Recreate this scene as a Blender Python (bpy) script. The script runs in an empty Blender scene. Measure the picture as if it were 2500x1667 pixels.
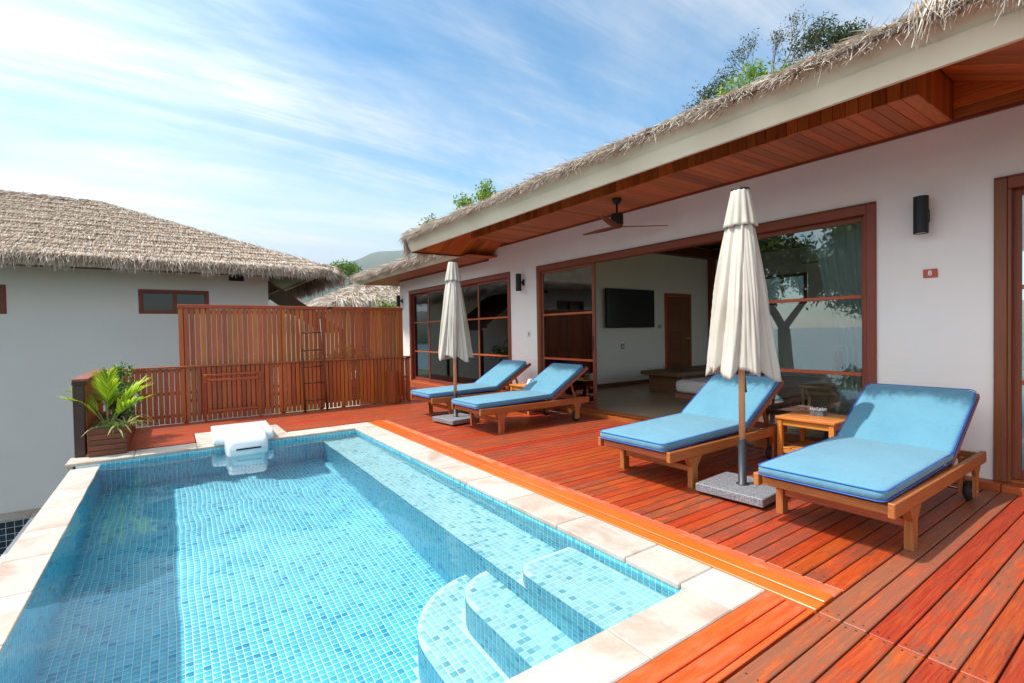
import bpy, math, random
import numpy as np
from math import radians, sin, cos, pi, sqrt, atan2, tan
from mathutils import Vector, Matrix, noise as mnoise

random.seed(7)
RNG = np.random.default_rng(11)
S = bpy.context.scene
COL = S.collection

# ------------------------------------------------------------------ camera
CAM_H = 1.3
yaw, pitch, roll = radians(34.99), radians(-1.1587), radians(-1.0297)
F = Vector((sin(yaw) * cos(pitch), cos(yaw) * cos(pitch), sin(pitch)))
Rv = Vector((cos(yaw), -sin(yaw), 0.0))
Uv = Rv.cross(F)
Rc = Rv * cos(roll) + Uv * sin(roll)
Uc = Uv * cos(roll) - Rv * sin(roll)
cam = bpy.data.cameras.new('camera')
cam_ob = bpy.data.objects.new('camera', cam)
COL.objects.link(cam_ob)
cam.sensor_fit = 'HORIZONTAL'
cam.sensor_width = 36.0
cam.lens = 1196.69 / 2500 * 36.0
cam.clip_start = 0.05
cam.clip_end = 12000
mm = Matrix(((Rc.x, Uc.x, -F.x, 0.0), (Rc.y, Uc.y, -F.y, 0.0), (Rc.z, Uc.z, -F.z, CAM_H), (0, 0, 0, 1)))
cam_ob.matrix_world = mm
S.camera = cam_ob

# ------------------------------------------------------------------ light
SUN_TRAVEL = Vector((0.60, -0.27, -1.0)).normalized()
SUN_ELEV = math.asin(-SUN_TRAVEL.z)
to_sun = -SUN_TRAVEL
SUN_AZ = atan2(to_sun.x, to_sun.y)
sun = bpy.data.lights.new('sun', 'SUN')
sun.energy = 2.1
sun.angle = radians(0.53)
sun.color = (1.0, 0.955, 0.89)
sun_ob = bpy.data.objects.new('sun', sun)
sun_ob.rotation_euler = SUN_TRAVEL.to_track_quat('-Z', 'Y').to_euler()
sun_ob.location = (-20, 8, 30)
COL.objects.link(sun_ob)
sun.cycles.is_caustics_light = True

W = bpy.data.worlds.new('World')
S.world = W
W.use_nodes = True
wn, wl = W.node_tree.nodes, W.node_tree.links
bg = wn['Background']
bg.inputs[1].default_value = 0.15
sky = wn.new('ShaderNodeTexSky')
sky.sky_type = 'NISHITA'
sky.sun_disc = False
sky.sun_elevation = SUN_ELEV
sky.sun_rotation = SUN_AZ
sky.altitude = 0
sky.air_density = 1.0
sky.dust_density = 0.6
sky.ozone_density = 2.2


def wnode(t, **kw):
    n = wn.new(t)
    for k, v in kw.items():
        if k.startswith('i_'):
            n.inputs[k[2:].replace('_', ' ')].default_value = v
        else:
            setattr(n, k, v)
    return n


def wmath(op, a, b=None, c=None):
    n = wn.new('ShaderNodeMath')
    n.operation = op
    for i, v in enumerate((a, b, c)):
        if v is None:
            continue
        if isinstance(v, (int, float)):
            n.inputs[i].default_value = v
        else:
            wl.new(v, n.inputs[i])
    return n.outputs[0]


tc = wn.new('ShaderNodeTexCoord')
sep = wn.new('ShaderNodeSeparateXYZ')
wl.new(tc.outputs['Generated'], sep.inputs[0])
zz = wmath('ADD', wmath('MAXIMUM', sep.outputs[2], 0.0), 0.16)
px = wmath('DIVIDE', sep.outputs[0], zz)
py = wmath('DIVIDE', sep.outputs[1], zz)
comb = wn.new('ShaderNodeCombineXYZ')
wl.new(px, comb.inputs[0])
wl.new(py, comb.inputs[1])


def cloud_layer(rot, scale, nscale, detail, dist, lo, hi, seed):
    mp = wnode('ShaderNodeMapping')
    mp.inputs['Rotation'].default_value = (0, 0, radians(rot))
    mp.inputs['Scale'].default_value = scale
    mp.inputs['Location'].default_value = (seed, seed * 0.7, seed * 0.3)
    wl.new(comb.outputs[0], mp.inputs[0])
    nz = wnode('ShaderNodeTexNoise', i_Scale=nscale, i_Detail=detail, i_Roughness=0.62, i_Distortion=dist)
    wl.new(mp.outputs[0], nz.inputs['Vector'])
    mr = wnode('ShaderNodeMapRange', interpolation_type='SMOOTHSTEP')
    mr.inputs['From Min'].default_value = lo
    mr.inputs['From Max'].default_value = hi
    wl.new(nz.outputs[0], mr.inputs[0])
    return mr.outputs[0]


c1 = cloud_layer(8, (0.26, 1.15, 1), 1.2, 8, 0.6, 0.40, 0.78, 3.1)
c2 = cloud_layer(-4, (0.20, 1.9, 1), 2.0, 9, 0.8, 0.46, 0.82, 9.4)
c3 = cloud_layer(14, (0.5, 0.9, 1), 0.8, 6, 0.4, 0.33, 0.72, 2.2)
cov = wmath('MULTIPLY', wmath('ADD', wmath('MULTIPLY', c1, 0.8), wmath('MULTIPLY', c2, 0.5)), wmath('ADD', wmath('MULTIPLY', c3, 0.9), 0.25))
cov = wmath('MINIMUM', wmath('ADD', cov, wmath('MULTIPLY', c3, 0.34)), 0.88)
# thin veil that thickens toward the horizon everywhere
veil = wmath('POWER', wmath('SUBTRACT', 1.0, wmath('MINIMUM', wmath('MAXIMUM', sep.outputs[2], 0.0), 1.0)), 6.0)
cov = wmath('MINIMUM', wmath('ADD', cov, wmath('MULTIPLY', veil, 0.42)), 0.95)
tint = wn.new('ShaderNodeMix')
tint.data_type = 'RGBA'
tint.blend_type = 'MULTIPLY'
tint.inputs[0].default_value = 1.0
wl.new(sky.outputs[0], tint.inputs[6])
tint.inputs[7].default_value = (0.46, 0.66, 0.665, 1)
mixc = wn.new('ShaderNodeMix')
mixc.data_type = 'RGBA'
wl.new(cov, mixc.inputs[0])
wl.new(tint.outputs[2], mixc.inputs[6])
# thin cloud brightens toward the sun; glow added out of view to lift shade
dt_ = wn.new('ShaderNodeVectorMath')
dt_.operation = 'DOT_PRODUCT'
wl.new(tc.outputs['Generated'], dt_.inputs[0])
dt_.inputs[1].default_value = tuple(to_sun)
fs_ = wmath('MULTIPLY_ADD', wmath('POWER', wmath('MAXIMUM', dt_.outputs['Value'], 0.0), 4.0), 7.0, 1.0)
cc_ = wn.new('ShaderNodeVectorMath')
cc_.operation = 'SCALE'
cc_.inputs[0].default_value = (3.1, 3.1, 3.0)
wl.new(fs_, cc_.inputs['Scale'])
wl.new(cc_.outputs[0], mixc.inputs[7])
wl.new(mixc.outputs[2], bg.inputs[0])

S.view_settings.view_transform = 'Standard'
S.view_settings.look = 'None'
S.view_settings.gamma = 1.0
S.view_settings.exposure = 1.22
S.view_settings.use_curve_mapping = False
S.render.engine = 'CYCLES'
S.cycles.use_denoising = True
S.cycles.max_bounces = 10
S.cycles.diffuse_bounces = 5
S.cycles.glossy_bounces = 4
S.cycles.transmission_bounces = 6
S.cycles.transparent_max_bounces = 16
S.cycles.sample_clamp_indirect = 6.0
S.cycles.caustics_reflective = False
S.cycles.caustics_refractive = True

# ------------------------------------------------------------------ helpers


class MB:
    def __init__(s):
        s.v, s.f, s.c = [], [], []

    def add(s, vs, fs, M=None, col=None):
        o = len(s.v)
        if M is not None:
            vs = [M @ Vector(p) for p in vs]
        s.v.extend([tuple(p) for p in vs])
        s.f.extend([tuple(i + o for i in f) for f in fs])
        if col is not None:
            s.c.extend([col] * len(vs))

    def box(s, x0, x1, y0, y1, z0, z1, c=0.0, M=None):
        if c <= 0:
            v = [(x, y, z) for x in (x0, x1) for y in (y0, y1) for z in (z0, z1)]
            f = [(0, 1, 3, 2), (4, 6, 7, 5), (0, 4, 5, 1), (2, 3, 7, 6), (0, 2, 6, 4), (1, 5, 7, 3)]
            s.add(v, f, M)
            return s
        lo, hi = (x0, y0, z0), (x1, y1, z1)
        idx, v = {}, []
        for a in (0, 1):
            for b in (0, 1):
                for d in (0, 1):
                    k = (a, b, d)
                    for ax in range(3):
                        p = []
                        for i in range(3):
                            base = hi[i] if k[i] else lo[i]
                            p.append(base if i == ax else base + (-c if k[i] else c))
                        idx[(k, ax)] = len(v)
                        v.append(tuple(p))
        f = []
        for ax in range(3):
            b, d = (ax + 1) % 3, (ax + 2) % 3
            for side in (0, 1):
                ring = []
                for (q, r) in ((0, 0), (1, 0), (1, 1), (0, 1)):
                    k = [0, 0, 0]
                    k[ax], k[b], k[d] = side, q, r
                    ring.append(idx[(tuple(k), ax)])
                f.append(tuple(ring if side else ring[::-1]))
        for ax in range(3):
            b, d = (ax + 1) % 3, (ax + 2) % 3
            for q in (0, 1):
                for r in (0, 1):
                    k0, k1 = [0, 0, 0], [0, 0, 0]
                    k0[b] = k1[b] = q
                    k0[d] = k1[d] = r
                    k1[ax] = 1
                    k0, k1 = tuple(k0), tuple(k1)
                    ring = [idx[(k0, b)], idx[(k1, b)], idx[(k1, d)], idx[(k0, d)]]
                    f.append(tuple(ring if (q ^ r) else ring[::-1]))
        for a in (0, 1):
            for b in (0, 1):
                for d in (0, 1):
                    k = (a, b, d)
                    ring = [idx[(k, 0)], idx[(k, 1)], idx[(k, 2)]]
                    f.append(tuple(ring if (a + b + d) % 2 else ring[::-1]))
        s.add(v, f, M)
        return s

    def bar(s, p0, p1, w, h, up=(0, 0, 1), c=0.0):
        """rectangular bar from p0 to p1, w across, h along 'up'"""
        p0, p1 = Vector(p0), Vector(p1)
        d = p1 - p0
        L = d.length
        x = d.normalized()
        u = Vector(up)
        y = u.cross(x)
        if y.length < 1e-6:
            y = Vector((0, 1, 0)).cross(x)
        y.normalize()
        z = x.cross(y)
        M = Matrix(((x.x, y.x, z.x, p0.x), (x.y, y.y, z.y, p0.y), (x.z, y.z, z.z, p0.z), (0, 0, 0, 1)))
        return s.box(0, L, -w / 2, w / 2, -h / 2, h / 2, c, M)

    def tube(s, pts, rad, n=8, caps=True, closed=False):
        pts = [Vector(p) for p in pts]
        k = len(pts)
        if not hasattr(rad, '__len__'):
            rad = [rad] * k
        o = len(s.v)
        prev = None
        for i, p in enumerate(pts):
            if closed:
                t = pts[(i + 1) % k] - pts[i - 1]
            else:
                t = pts[min(i + 1, k - 1)] - pts[max(i - 1, 0)]
            t.normalize()
            if prev is None:
                a = Vector((0, 0, 1)) if abs(t.z) < 0.9 else Vector((1, 0, 0))
                e1 = t.cross(a).normalized()
            else:
                e1 = (prev - t * prev.dot(t))
                if e1.length < 1e-6:
                    e1 = t.orthogonal()
                e1.normalize()
            e2 = t.cross(e1)
            prev = e1
            for j in range(n):
                a = 2 * pi * j / n
                s.v.append(tuple(p + (e1 * cos(a) + e2 * sin(a)) * rad[i]))
        m = k if closed else k - 1
        for i in range(m):
            for j in range(n):
                a, b = o + i * n + j, o + i * n + (j + 1) % n
                c_, d_ = o + ((i + 1) % k) * n + (j + 1) % n, o + ((i + 1) % k) * n + j
                s.f.append((a, b, c_, d_))
        if caps and not closed:
            s.f.append(tuple(o + j for j in range(n))[::-1])
            s.f.append(tuple(o + (k - 1) * n + j for j in range(n)))
        return s

    def lathe(s, prof, n=24, cx=0, cy=0, caps=True):
        o = len(s.v)
        for (r, z) in prof:
            for j in range(n):
                a = 2 * pi * j / n
                s.v.append((cx + r * cos(a), cy + r * sin(a), z))
        for i in range(len(prof) - 1):
            for j in range(n):
                s.f.append((o + i * n + j, o + i * n + (j + 1) % n, o + (i + 1) * n + (j + 1) % n, o + (i + 1) * n + j))
        if caps:
            s.f.append(tuple(o + j for j in range(n))[::-1])
            s.f.append(tuple(o + (len(prof) - 1) * n + j for j in range(n)))
        return s

    def prism(s, poly, z0, z1):
        n = len(poly)
        o = len(s.v)
        s.v.extend([(x, y, z0) for x, y in poly] + [(x, y, z1) for x, y in poly])
        s.f.append(tuple(range(o, o + n))[::-1])
        s.f.append(tuple(range(o + n, o + 2 * n)))
        for i in range(n):
            j = (i + 1) % n
            s.f.append((o + i, o + j, o + n + j, o + n + i))
        return s

    def mesh(s, name, mat, smooth=False):
        me = bpy.data.meshes.new(name)
        me.from_pydata(s.v, [], s.f)
        if mat is not None:
            me.materials.append(mat)
        if smooth:
            me.polygons.foreach_set('use_smooth', [True] * len(me.polygons))
        if s.c:
            at = me.color_attributes.new('Col', 'FLOAT_COLOR', 'POINT')
            at.data.foreach_set('color', np.array([(*c, 1.0) if len(c) == 3 else c for c in s.c], dtype=np.float32).ravel())
        me.update()
        return me


def fast_mesh(name, V, Q, mat, C=None, smooth=False):
    """numpy mesh: V (n,3), Q (m,4) quads (or (m,3) triangles), C (n,3) colours"""
    me = bpy.data.meshes.new(name)
    k = Q.shape[1]
    me.vertices.add(len(V))
    me.vertices.foreach_set('co', np.asarray(V, dtype=np.float32).ravel())
    me.loops.add(len(Q) * k)
    me.loops.foreach_set('vertex_index', np.asarray(Q, dtype=np.int32).ravel())
    me.polygons.add(len(Q))
    me.polygons.foreach_set('loop_start', np.arange(0, len(Q) * k, k, dtype=np.int32))
    if smooth:
        me.polygons.foreach_set('use_smooth', np.ones(len(Q), dtype=bool))
    me.update(calc_edges=True)
    if C is not None:
        at = me.color_attributes.new('Col', 'FLOAT_COLOR', 'POINT')
        CC = np.ones((len(V), 4), dtype=np.float32)
        CC[:, :3] = C
        at.data.foreach_set('color', CC.ravel())
    if mat is not None:
        me.materials.append(mat)
    return me


PINV = {}


def link(name, me, parent=None, loc=None, rot=None):
    o = bpy.data.objects.new(name, me)
    COL.objects.link(o)
    if parent is not None:
        o.parent = parent
        if parent.name in PINV:
            o.matrix_parent_inverse = PINV[parent.name]
    if loc is not None:
        o.location = loc
    if rot is not None:
        o.rotation_euler = rot
    return o


def part(name, mb, mat, parent=None, smooth=False, loc=None, rot=None):
    return link(name, mb.mesh(name, mat, smooth), parent, loc, rot)


def tag(o, label=None, cat=None, group=None, kind=None):
    if label:
        o['label'] = label
    if cat:
        o['category'] = cat
    if group:
        o['group'] = group
    if kind:
        o['kind'] = kind
    return o


def thing(name, label, cat, loc=(0, 0, 0), rz=0.0, group=None):
    o = bpy.data.objects.new(name, None)
    o.empty_display_size = 0.1
    COL.objects.link(o)
    o.location = loc
    o.rotation_euler = (0, 0, rz)
    return tag(o, label, cat, group)


def site(name, label, cat, loc, group=None):
    """a thing whose parts are written in world coordinates; its Empty stands at its base"""
    o = thing(name, label, cat, loc, 0.0, group)
    PINV[o.name] = Matrix.Translation(-Vector(loc))
    return o


def copy_tree(o, parent=None):
    c = o.copy()
    COL.objects.link(c)
    if parent is not None:
        c.parent = parent
    for ch in list(o.children):
        copy_tree(ch, c)
    return c


# ------------------------------------------------------------------ materials
def new_mat(name):
    m = bpy.data.materials.new(name)
    m.use_nodes = True
    return m, m.node_tree.nodes, m.node_tree.links, m.node_tree.nodes['Principled BSDF']


def nd(nodes, t, **kw):
    n = nodes.new(t)
    for k, v in kw.items():
        if k.startswith('i_'):
            n.inputs[k[2:].replace('_', ' ')].default_value = v
        else:
            setattr(n, k, v)
    return n


def ramp(nodes, stops, interp='LINEAR'):
    r = nodes.new('ShaderNodeValToRGB')
    r.color_ramp.interpolation = interp
    e = r.color_ramp.elements
    while len(e) < len(stops):
        e.new(0.5)
    for i, (p, c) in enumerate(stops):
        e[i].position = p
        e[i].color = (*c, 1) if len(c) == 3 else c
    return r


def plain(name, col, rough=0.5, var=0.06, nscale=6.0, bump=0.0, bscale=60.0, metallic=0.0, spec=0.5, coat=0.0, sheen=0.0):
    """flat colour with slight mottling and fine relief"""
    m, n, l, p = new_mat(name)
    t = nd(n, 'ShaderNodeTexCoord')
    nz = nd(n, 'ShaderNodeTexNoise', i_Scale=nscale, i_Detail=5.0, i_Roughness=0.6)
    l.new(t.outputs['Object'], nz.inputs['Vector'])
    lo = tuple(max(0, c * (1 - var)) for c in col)
    hi = tuple(min(1, c * (1 + var)) for c in col)
    r = ramp(n, [(0.3, lo), (0.7, hi)])
    l.new(nz.outputs[0], r.inputs[0])
    l.new(r.outputs[0], p.inputs['Base Color'])
    p.inputs['Roughness'].default_value = rough
    p.inputs['Metallic'].default_value = metallic
    p.inputs['Specular IOR Level'].default_value = spec
    p.inputs['Coat Weight'].default_value = coat
    p.inputs['Sheen Weight'].default_value = sheen
    if bump > 0:
        b2 = nd(n, 'ShaderNodeTexNoise', i_Scale=bscale, i_Detail=4.0)
        l.new(t.outputs['Object'], b2.inputs['Vector'])
        bp = nd(n, 'ShaderNodeBump', i_Strength=bump, i_Distance=0.01)
        l.new(b2.outputs[0], bp.inputs['Height'])
        l.new(bp.outputs[0], p.inputs['Normal'])
    return m


def wood(name, dark, mid, light, axis='X', rough=0.45, scale=1.0, var=0.35, wear=None, wear_amt=0.5, stain=0.0, bump=0.25, coat=0.0, hue=0.012, coord='Object'):
    """grain stretched along one axis; every object draws its own offset and shade"""
    m, n, l, p = new_mat(name)
    t = nd(n, 'ShaderNodeTexCoord')
    oi = nd(n, 'ShaderNodeObjectInfo')
    vm = nd(n, 'ShaderNodeVectorMath', operation='SCALE')
    cxyz = nd(n, 'ShaderNodeCombineXYZ')
    for i in range(3):
        l.new(oi.outputs['Random'], cxyz.inputs[i])
    l.new(cxyz.outputs[0], vm.inputs[0])
    vm.inputs['Scale'].default_value = 37.0
    ad = nd(n, 'ShaderNodeVectorMath', operation='ADD')
    l.new(t.outputs[coord], ad.inputs[0])
    l.new(vm.outputs[0], ad.inputs[1])
    mp = nd(n, 'ShaderNodeMapping')
    k = {'X': (1.6, 52, 52), 'Y': (52, 1.6, 52), 'Z': (52, 52, 1.6)}[axis]
    mp.inputs['Scale'].default_value = tuple(v * scale for v in k)
    l.new(ad.outputs[0], mp.inputs[0])
    g = nd(n, 'ShaderNodeTexNoise', i_Scale=2.2, i_Detail=7.0, i_Roughness=0.65, i_Distortion=0.6)
    l.new(mp.outputs[0], g.inputs['Vector'])
    r = ramp(n, [(0.22, dark), (0.47, mid), (0.78, light)])
    l.new(g.outputs[0], r.inputs[0])
    col = r.outputs[0]
    if wear is not None:
        mp2 = nd(n, 'ShaderNodeMapping')
        k2 = {'X': (2.2, 9, 9), 'Y': (9, 2.2, 9), 'Z': (9, 9, 2.2)}[axis]
        mp2.inputs['Scale'].default_value = k2
        l.new(ad.outputs[0], mp2.inputs[0])
        wz = nd(n, 'ShaderNodeTexNoise', i_Scale=1.7, i_Detail=9.0, i_Roughness=0.72, i_Distortion=0.35)
        l.new(mp2.outputs[0], wz.inputs['Vector'])
        # each board is worn to a different degree
        ma = nd(n, 'ShaderNodeMath', operation='MULTIPLY_ADD')
        l.new(oi.outputs['Random'], ma.inputs[0])
        ma.inputs[1].default_value = 0.30
        l.new(wz.outputs[0], ma.inputs[2])
        wr = ramp(n, [(0.68 - 0.12 * wear_amt, (0, 0, 0)), (0.86 - 0.12 * wear_amt, (1, 1, 1))])
        l.new(ma.outputs[0], wr.inputs[0])
        ga = nd(n, 'ShaderNodeMath', operation='MULTIPLY')
        l.new(wr.outputs[0], ga.inputs[0])
        gg = ramp(n, [(0.34, (1, 1, 1)), (0.66, (0.62, 0.62, 0.62))])
        l.new(g.outputs[0], gg.inputs[0])
        l.new(gg.outputs[0], ga.inputs[1])
        mx = nd(n, 'ShaderNodeMix', data_type='RGBA')
        l.new(ga.outputs[0], mx.inputs[0])
        l.new(col, mx.inputs[6])
        mx.inputs[7].default_value = (*wear, 1)
        col = mx.outputs[2]
    if stain > 0:
        sz = nd(n, 'ShaderNodeTexNoise', i_Scale=9.0, i_Detail=8.0, i_Roughness=0.8)
        mp3 = nd(n, 'ShaderNodeMapping')
        mp3.inputs['Scale'].default_value = {'X': (0.6, 1.6, 1), 'Y': (1.6, 0.6, 1), 'Z': (1.6, 1.6, 0.6)}[axis]
        l.new(ad.outputs[0], mp3.inputs[0])
        l.new(mp3.outputs[0], sz.inputs['Vector'])
        sr = ramp(n, [(0.62, (0, 0, 0)), (0.72, (stain, stain, stain))])
        l.new(sz.outputs[0], sr.inputs[0])
        mx2 = nd(n, 'ShaderNodeMix', data_type='RGBA')
        l.new(sr.outputs[0], mx2.inputs[0])
        l.new(col, mx2.inputs[6])
        mx2.inputs[7].default_value = (0.035, 0.03, 0.03, 1)
        col = mx2.outputs[2]
    hs = nd(n, 'ShaderNodeHueSaturation')
    ma = nd(n, 'ShaderNodeMath', operation='MULTIPLY_ADD')
    l.new(oi.outputs['Random'], ma.inputs[0])
    ma.inputs[1].default_value = var
    ma.inputs[2].default_value = 1 - var / 2
    l.new(ma.outputs[0], hs.inputs['Value'])
    mh = nd(n, 'ShaderNodeMath', operation='MULTIPLY_ADD')
    fr = nd(n, 'ShaderNodeMath', operation='FRACT')
    m7 = nd(n, 'ShaderNodeMath', operation='MULTIPLY')
    l.new(oi.outputs['Random'], m7.inputs[0])
    m7.inputs[1].default_value = 7.31
    l.new(m7.outputs[0], fr.inputs[0])
    l.new(fr.outputs[0], mh.inputs[0])
    mh.inputs[1].default_value = hue * 2
    mh.inputs[2].default_value = 0.5 - hue
    l.new(mh.outputs[0], hs.inputs['Hue'])
    l.new(col, hs.inputs['Color'])
    l.new(hs.outputs[0], p.inputs['Base Color'])
    rr = nd(n, 'ShaderNodeMapRange')
    rr.inputs['To Min'].default_value = rough - 0.1
    rr.inputs['To Max'].default_value = rough + 0.18
    l.new(g.outputs[0], rr.inputs[0])
    l.new(rr.outputs[0], p.inputs['Roughness'])
    p.inputs['Coat Weight'].default_value = coat
    p.inputs['Coat Roughness'].default_value = 0.25
    bp = nd(n, 'ShaderNodeBump', i_Strength=bump, i_Distance=0.004)
    l.new(g.outputs[0], bp.inputs['Height'])
    l.new(bp.outputs[0], p.inputs['Normal'])
    return m


def attr_mat(name, rough=0.9, gain=1.0, translucent=0.0, spec=0.2, bump=0.0):
    """colour carried by the geometry (one shade per straw, leaf or tile)"""
    m, n, l, p = new_mat(name)
    a = nd(n, 'ShaderNodeAttribute', attribute_name='Col')
    src = a.outputs['Color']
    if gain != 1.0:
        mu = nd(n, 'ShaderNodeMix', data_type='RGBA', blend_type='MULTIPLY')
        mu.inputs[0].default_value = 1.0
        l.new(src, mu.inputs[6])
        mu.inputs[7].default_value = (gain, gain, gain, 1)
        src = mu.outputs[2]
    l.new(src, p.inputs['Base Color'])
    p.inputs['Roughness'].default_value = rough
    p.inputs['Specular IOR Level'].default_value = spec
    if translucent > 0:
        t = nd(n, 'ShaderNodeBsdfTranslucent')
        l.new(src, t.inputs['Color'])
        mx = nd(n, 'ShaderNodeMixShader')
        mx.inputs[0].default_value = translucent
        l.new(p.outputs[0], mx.inputs[1])
        l.new(t.outputs[0], mx.inputs[2])
        l.new(mx.outputs[0], n['Material Output'].inputs[0])
    return m


def glass_mat(name, tint=(0.86, 0.9, 0.9), ior=1.55):
    m, n, l, p = new_mat(name)
    n.remove(p)
    fr = nd(n, 'ShaderNodeFresnel', i_IOR=ior)
    tr = nd(n, 'ShaderNodeBsdfTransparent')
    tr.inputs[0].default_value = (*tint, 1)
    gl = nd(n, 'ShaderNodeBsdfGlossy')
    gl.inputs['Roughness'].default_value = 0.0
    t = nd(n, 'ShaderNodeTexCoord')
    nz = nd(n, 'ShaderNodeTexNoise', i_Scale=1.2, i_Detail=1.0)
    l.new(t.outputs['Object'], nz.inputs['Vector'])
    bp = nd(n, 'ShaderNodeBump', i_Strength=0.04, i_Distance=0.02)
    l.new(nz.outputs[0], bp.inputs['Height'])
    l.new(bp.outputs[0], gl.inputs['Normal'])
    mx = nd(n, 'ShaderNodeMixShader')
    l.new(fr.outputs[0], mx.inputs[0])
    l.new(tr.outputs[0], mx.inputs[1])
    l.new(gl.outputs[0], mx.inputs[2])
    l.new(mx.outputs[0], n['Material Output'].inputs[0])
    return m


M = {}
M['deck'] = wood('deck_wood', (0.19, 0.019, 0.005), (0.42, 0.046, 0.008), (0.58, 0.105, 0.014), 'X', 0.40, 1.0, 0.42, wear=(0.17, 0.048, 0.026), wear_amt=0.85, stain=0.75, bump=0.45, hue=0.006)
M['deck_worn'] = wood('deck_wood_worn', (0.18, 0.022, 0.007), (0.42, 0.052, 0.010), (0.58, 0.12, 0.018), 'X', 0.44, 1.0, 0.5, wear=(0.20, 0.075, 0.042), wear_amt=1.1, stain=0.85, bump=0.7, hue=0.007)
M['deck_fresh'] = wood('deck_wood_fresh_stain', (0.50, 0.048, 0.010), (0.62, 0.070, 0.013), (0.70, 0.12, 0.025), 'X', 0.33, 0.7, 0.14, wear=(0.74, 0.13, 0.06), wear_amt=0.5, stain=0.8, bump=0.25, hue=0.004)
M['beam'] = wood('orange_varnished_wood', (0.50, 0.070, 0.009), (0.60, 0.105, 0.012), (0.68, 0.15, 0.018), 'Y', 0.30, 0.8, 0.15, bump=0.15, coat=0.3, hue=0.008)
M['beam_red'] = wood('red_varnished_wood', (0.45, 0.06, 0.02), (0.58, 0.09, 0.03), (0.68, 0.17, 0.09), 'Y', 0.34, 0.8, 0.1, wear=(0.65, 0.25, 0.16), wear_amt=0.6, bump=0.2)
M['slat'] = wood('fence_slat_wood', (0.22, 0.042, 0.008), (0.40, 0.092, 0.014), (0.54, 0.16, 0.026), 'Z', 0.36, 1.0, 0.5, bump=0.2, coat=0.15, hue=0.008)
M['ladder'] = wood('ladder_wood', (0.06, 0.020, 0.009), (0.12, 0.040, 0.017), (0.20, 0.075, 0.03), 'Z', 0.5, 1.0, 0.3, bump=0.25)
M['rail'] = wood('fence_rail_wood', (0.20, 0.036, 0.009), (0.34, 0.072, 0.014), (0.46, 0.115, 0.02), 'X', 0.38, 1.0, 0.2, bump=0.2)
M['rail_y'] = wood('fence_cap_wood', (0.16, 0.05, 0.025), (0.26, 0.09, 0.045), (0.36, 0.15, 0.08), 'Y', 0.5, 1.0, 0.2, bump=0.25)
M['teak'] = wood('lounger_teak', (0.20, 0.05, 0.012), (0.36, 0.105, 0.026), (0.50, 0.19, 0.06), 'X', 0.42, 1.0, 0.25, bump=0.2, coat=0.08)
M['teak_y'] = wood('lounger_teak_cross', (0.20, 0.05, 0.012), (0.36, 0.105, 0.026), (0.50, 0.19, 0.06), 'Y', 0.42, 1.0, 0.25, bump=0.2, coat=0.08)
M['teak_z'] = wood('lounger_teak_upright', (0.20, 0.05, 0.012), (0.36, 0.105, 0.026), (0.50, 0.19, 0.06), 'Z', 0.42, 1.0, 0.25, bump=0.2, coat=0.08)
M['table'] = wood('table_teak', (0.42, 0.12, 0.015), (0.62, 0.21, 0.028), (0.74, 0.32, 0.06), 'Y', 0.32, 0.9, 0.25, bump=0.15, coat=0.25)
M['soffit'] = wood('soffit_board', (0.24, 0.045, 0.009), (0.47, 0.118, 0.022), (0.64, 0.21, 0.042), 'X', 0.42, 0.9, 0.6, bump=0.2, hue=0.006)
M['soffit_y'] = wood('soffit_board_long', (0.24, 0.045, 0.009), (0.47, 0.118, 0.022), (0.64, 0.21, 0.042), 'Y', 0.42, 0.9, 0.6, bump=0.2, hue=0.006)
M['soffit_z'] = wood('soffit_fascia_board', (0.13, 0.024, 0.008), (0.26, 0.055, 0.014), (0.38, 0.10, 0.024), 'Z', 0.42, 0.9, 0.6, bump=0.2, hue=0.012)
M['frame'] = wood('door_frame_wood', (0.14, 0.034, 0.012), (0.21, 0.052, 0.018), (0.28, 0.078, 0.026), 'Z', 0.5, 1.0, 0.15, bump=0.12)
M['frame_y'] = wood('door_head_wood', (0.14, 0.034, 0.012), (0.21, 0.052, 0.018), (0.28, 0.078, 0.026), 'Y', 0.5, 1.0, 0.15, bump=0.12)
M['sill'] = wood('sill_wood', (0.30, 0.05, 0.015), (0.44, 0.085, 0.02), (0.55, 0.14, 0.03), 'Y', 0.38, 1.0, 0.2, bump=0.2)
M['dark_wood'] = wood('dark_stained_wood', (0.05, 0.016, 0.008), (0.10, 0.03, 0.014), (0.16, 0.05, 0.022), 'X', 0.5, 1.0, 0.3, bump=0.15)
M['planter'] = wood('planter_wood', (0.07, 0.022, 0.009), (0.15, 0.045, 0.016), (0.24, 0.08, 0.03), 'X', 0.5, 1.0, 0.4, bump=0.3)
M['post'] = plain('dark_brown_post', (0.06, 0.025, 0.02), 0.5, 0.15, 10, 0.1)
M['int_floor'] = wood('interior_floor_wood', (0.34, 0.23, 0.14), (0.45, 0.31, 0.20), (0.54, 0.39, 0.26), 'X', 0.35, 0.8, 0.15, bump=0.05)
M['int_wood'] = wood('interior_teak', (0.10, 0.026, 0.008), (0.20, 0.055, 0.015), (0.30, 0.10, 0.03), 'Z', 0.4, 0.9, 0.3, bump=0.1)
M['int_bench'] = wood('interior_bench_wood', (0.10, 0.04, 0.018), (0.19, 0.08, 0.035), (0.28, 0.13, 0.06), 'X', 0.45, 0.9, 0.2, bump=0.1)
M['ceiling'] = wood('ceiling_wood', (0.07, 0.016, 0.006), (0.14, 0.034, 0.011), (0.22, 0.06, 0.018), 'Y', 0.5, 0.9, 0.3, bump=0.1)
M['wall'] = plain('white_render', (0.89, 0.835, 0.77), 0.85, 0.03, 1.3, 0.05, 120)
M['wall_n'] = plain('neighbour_render', (0.80, 0.78, 0.755), 0.88, 0.035, 0.9, 0.06, 60)
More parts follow.
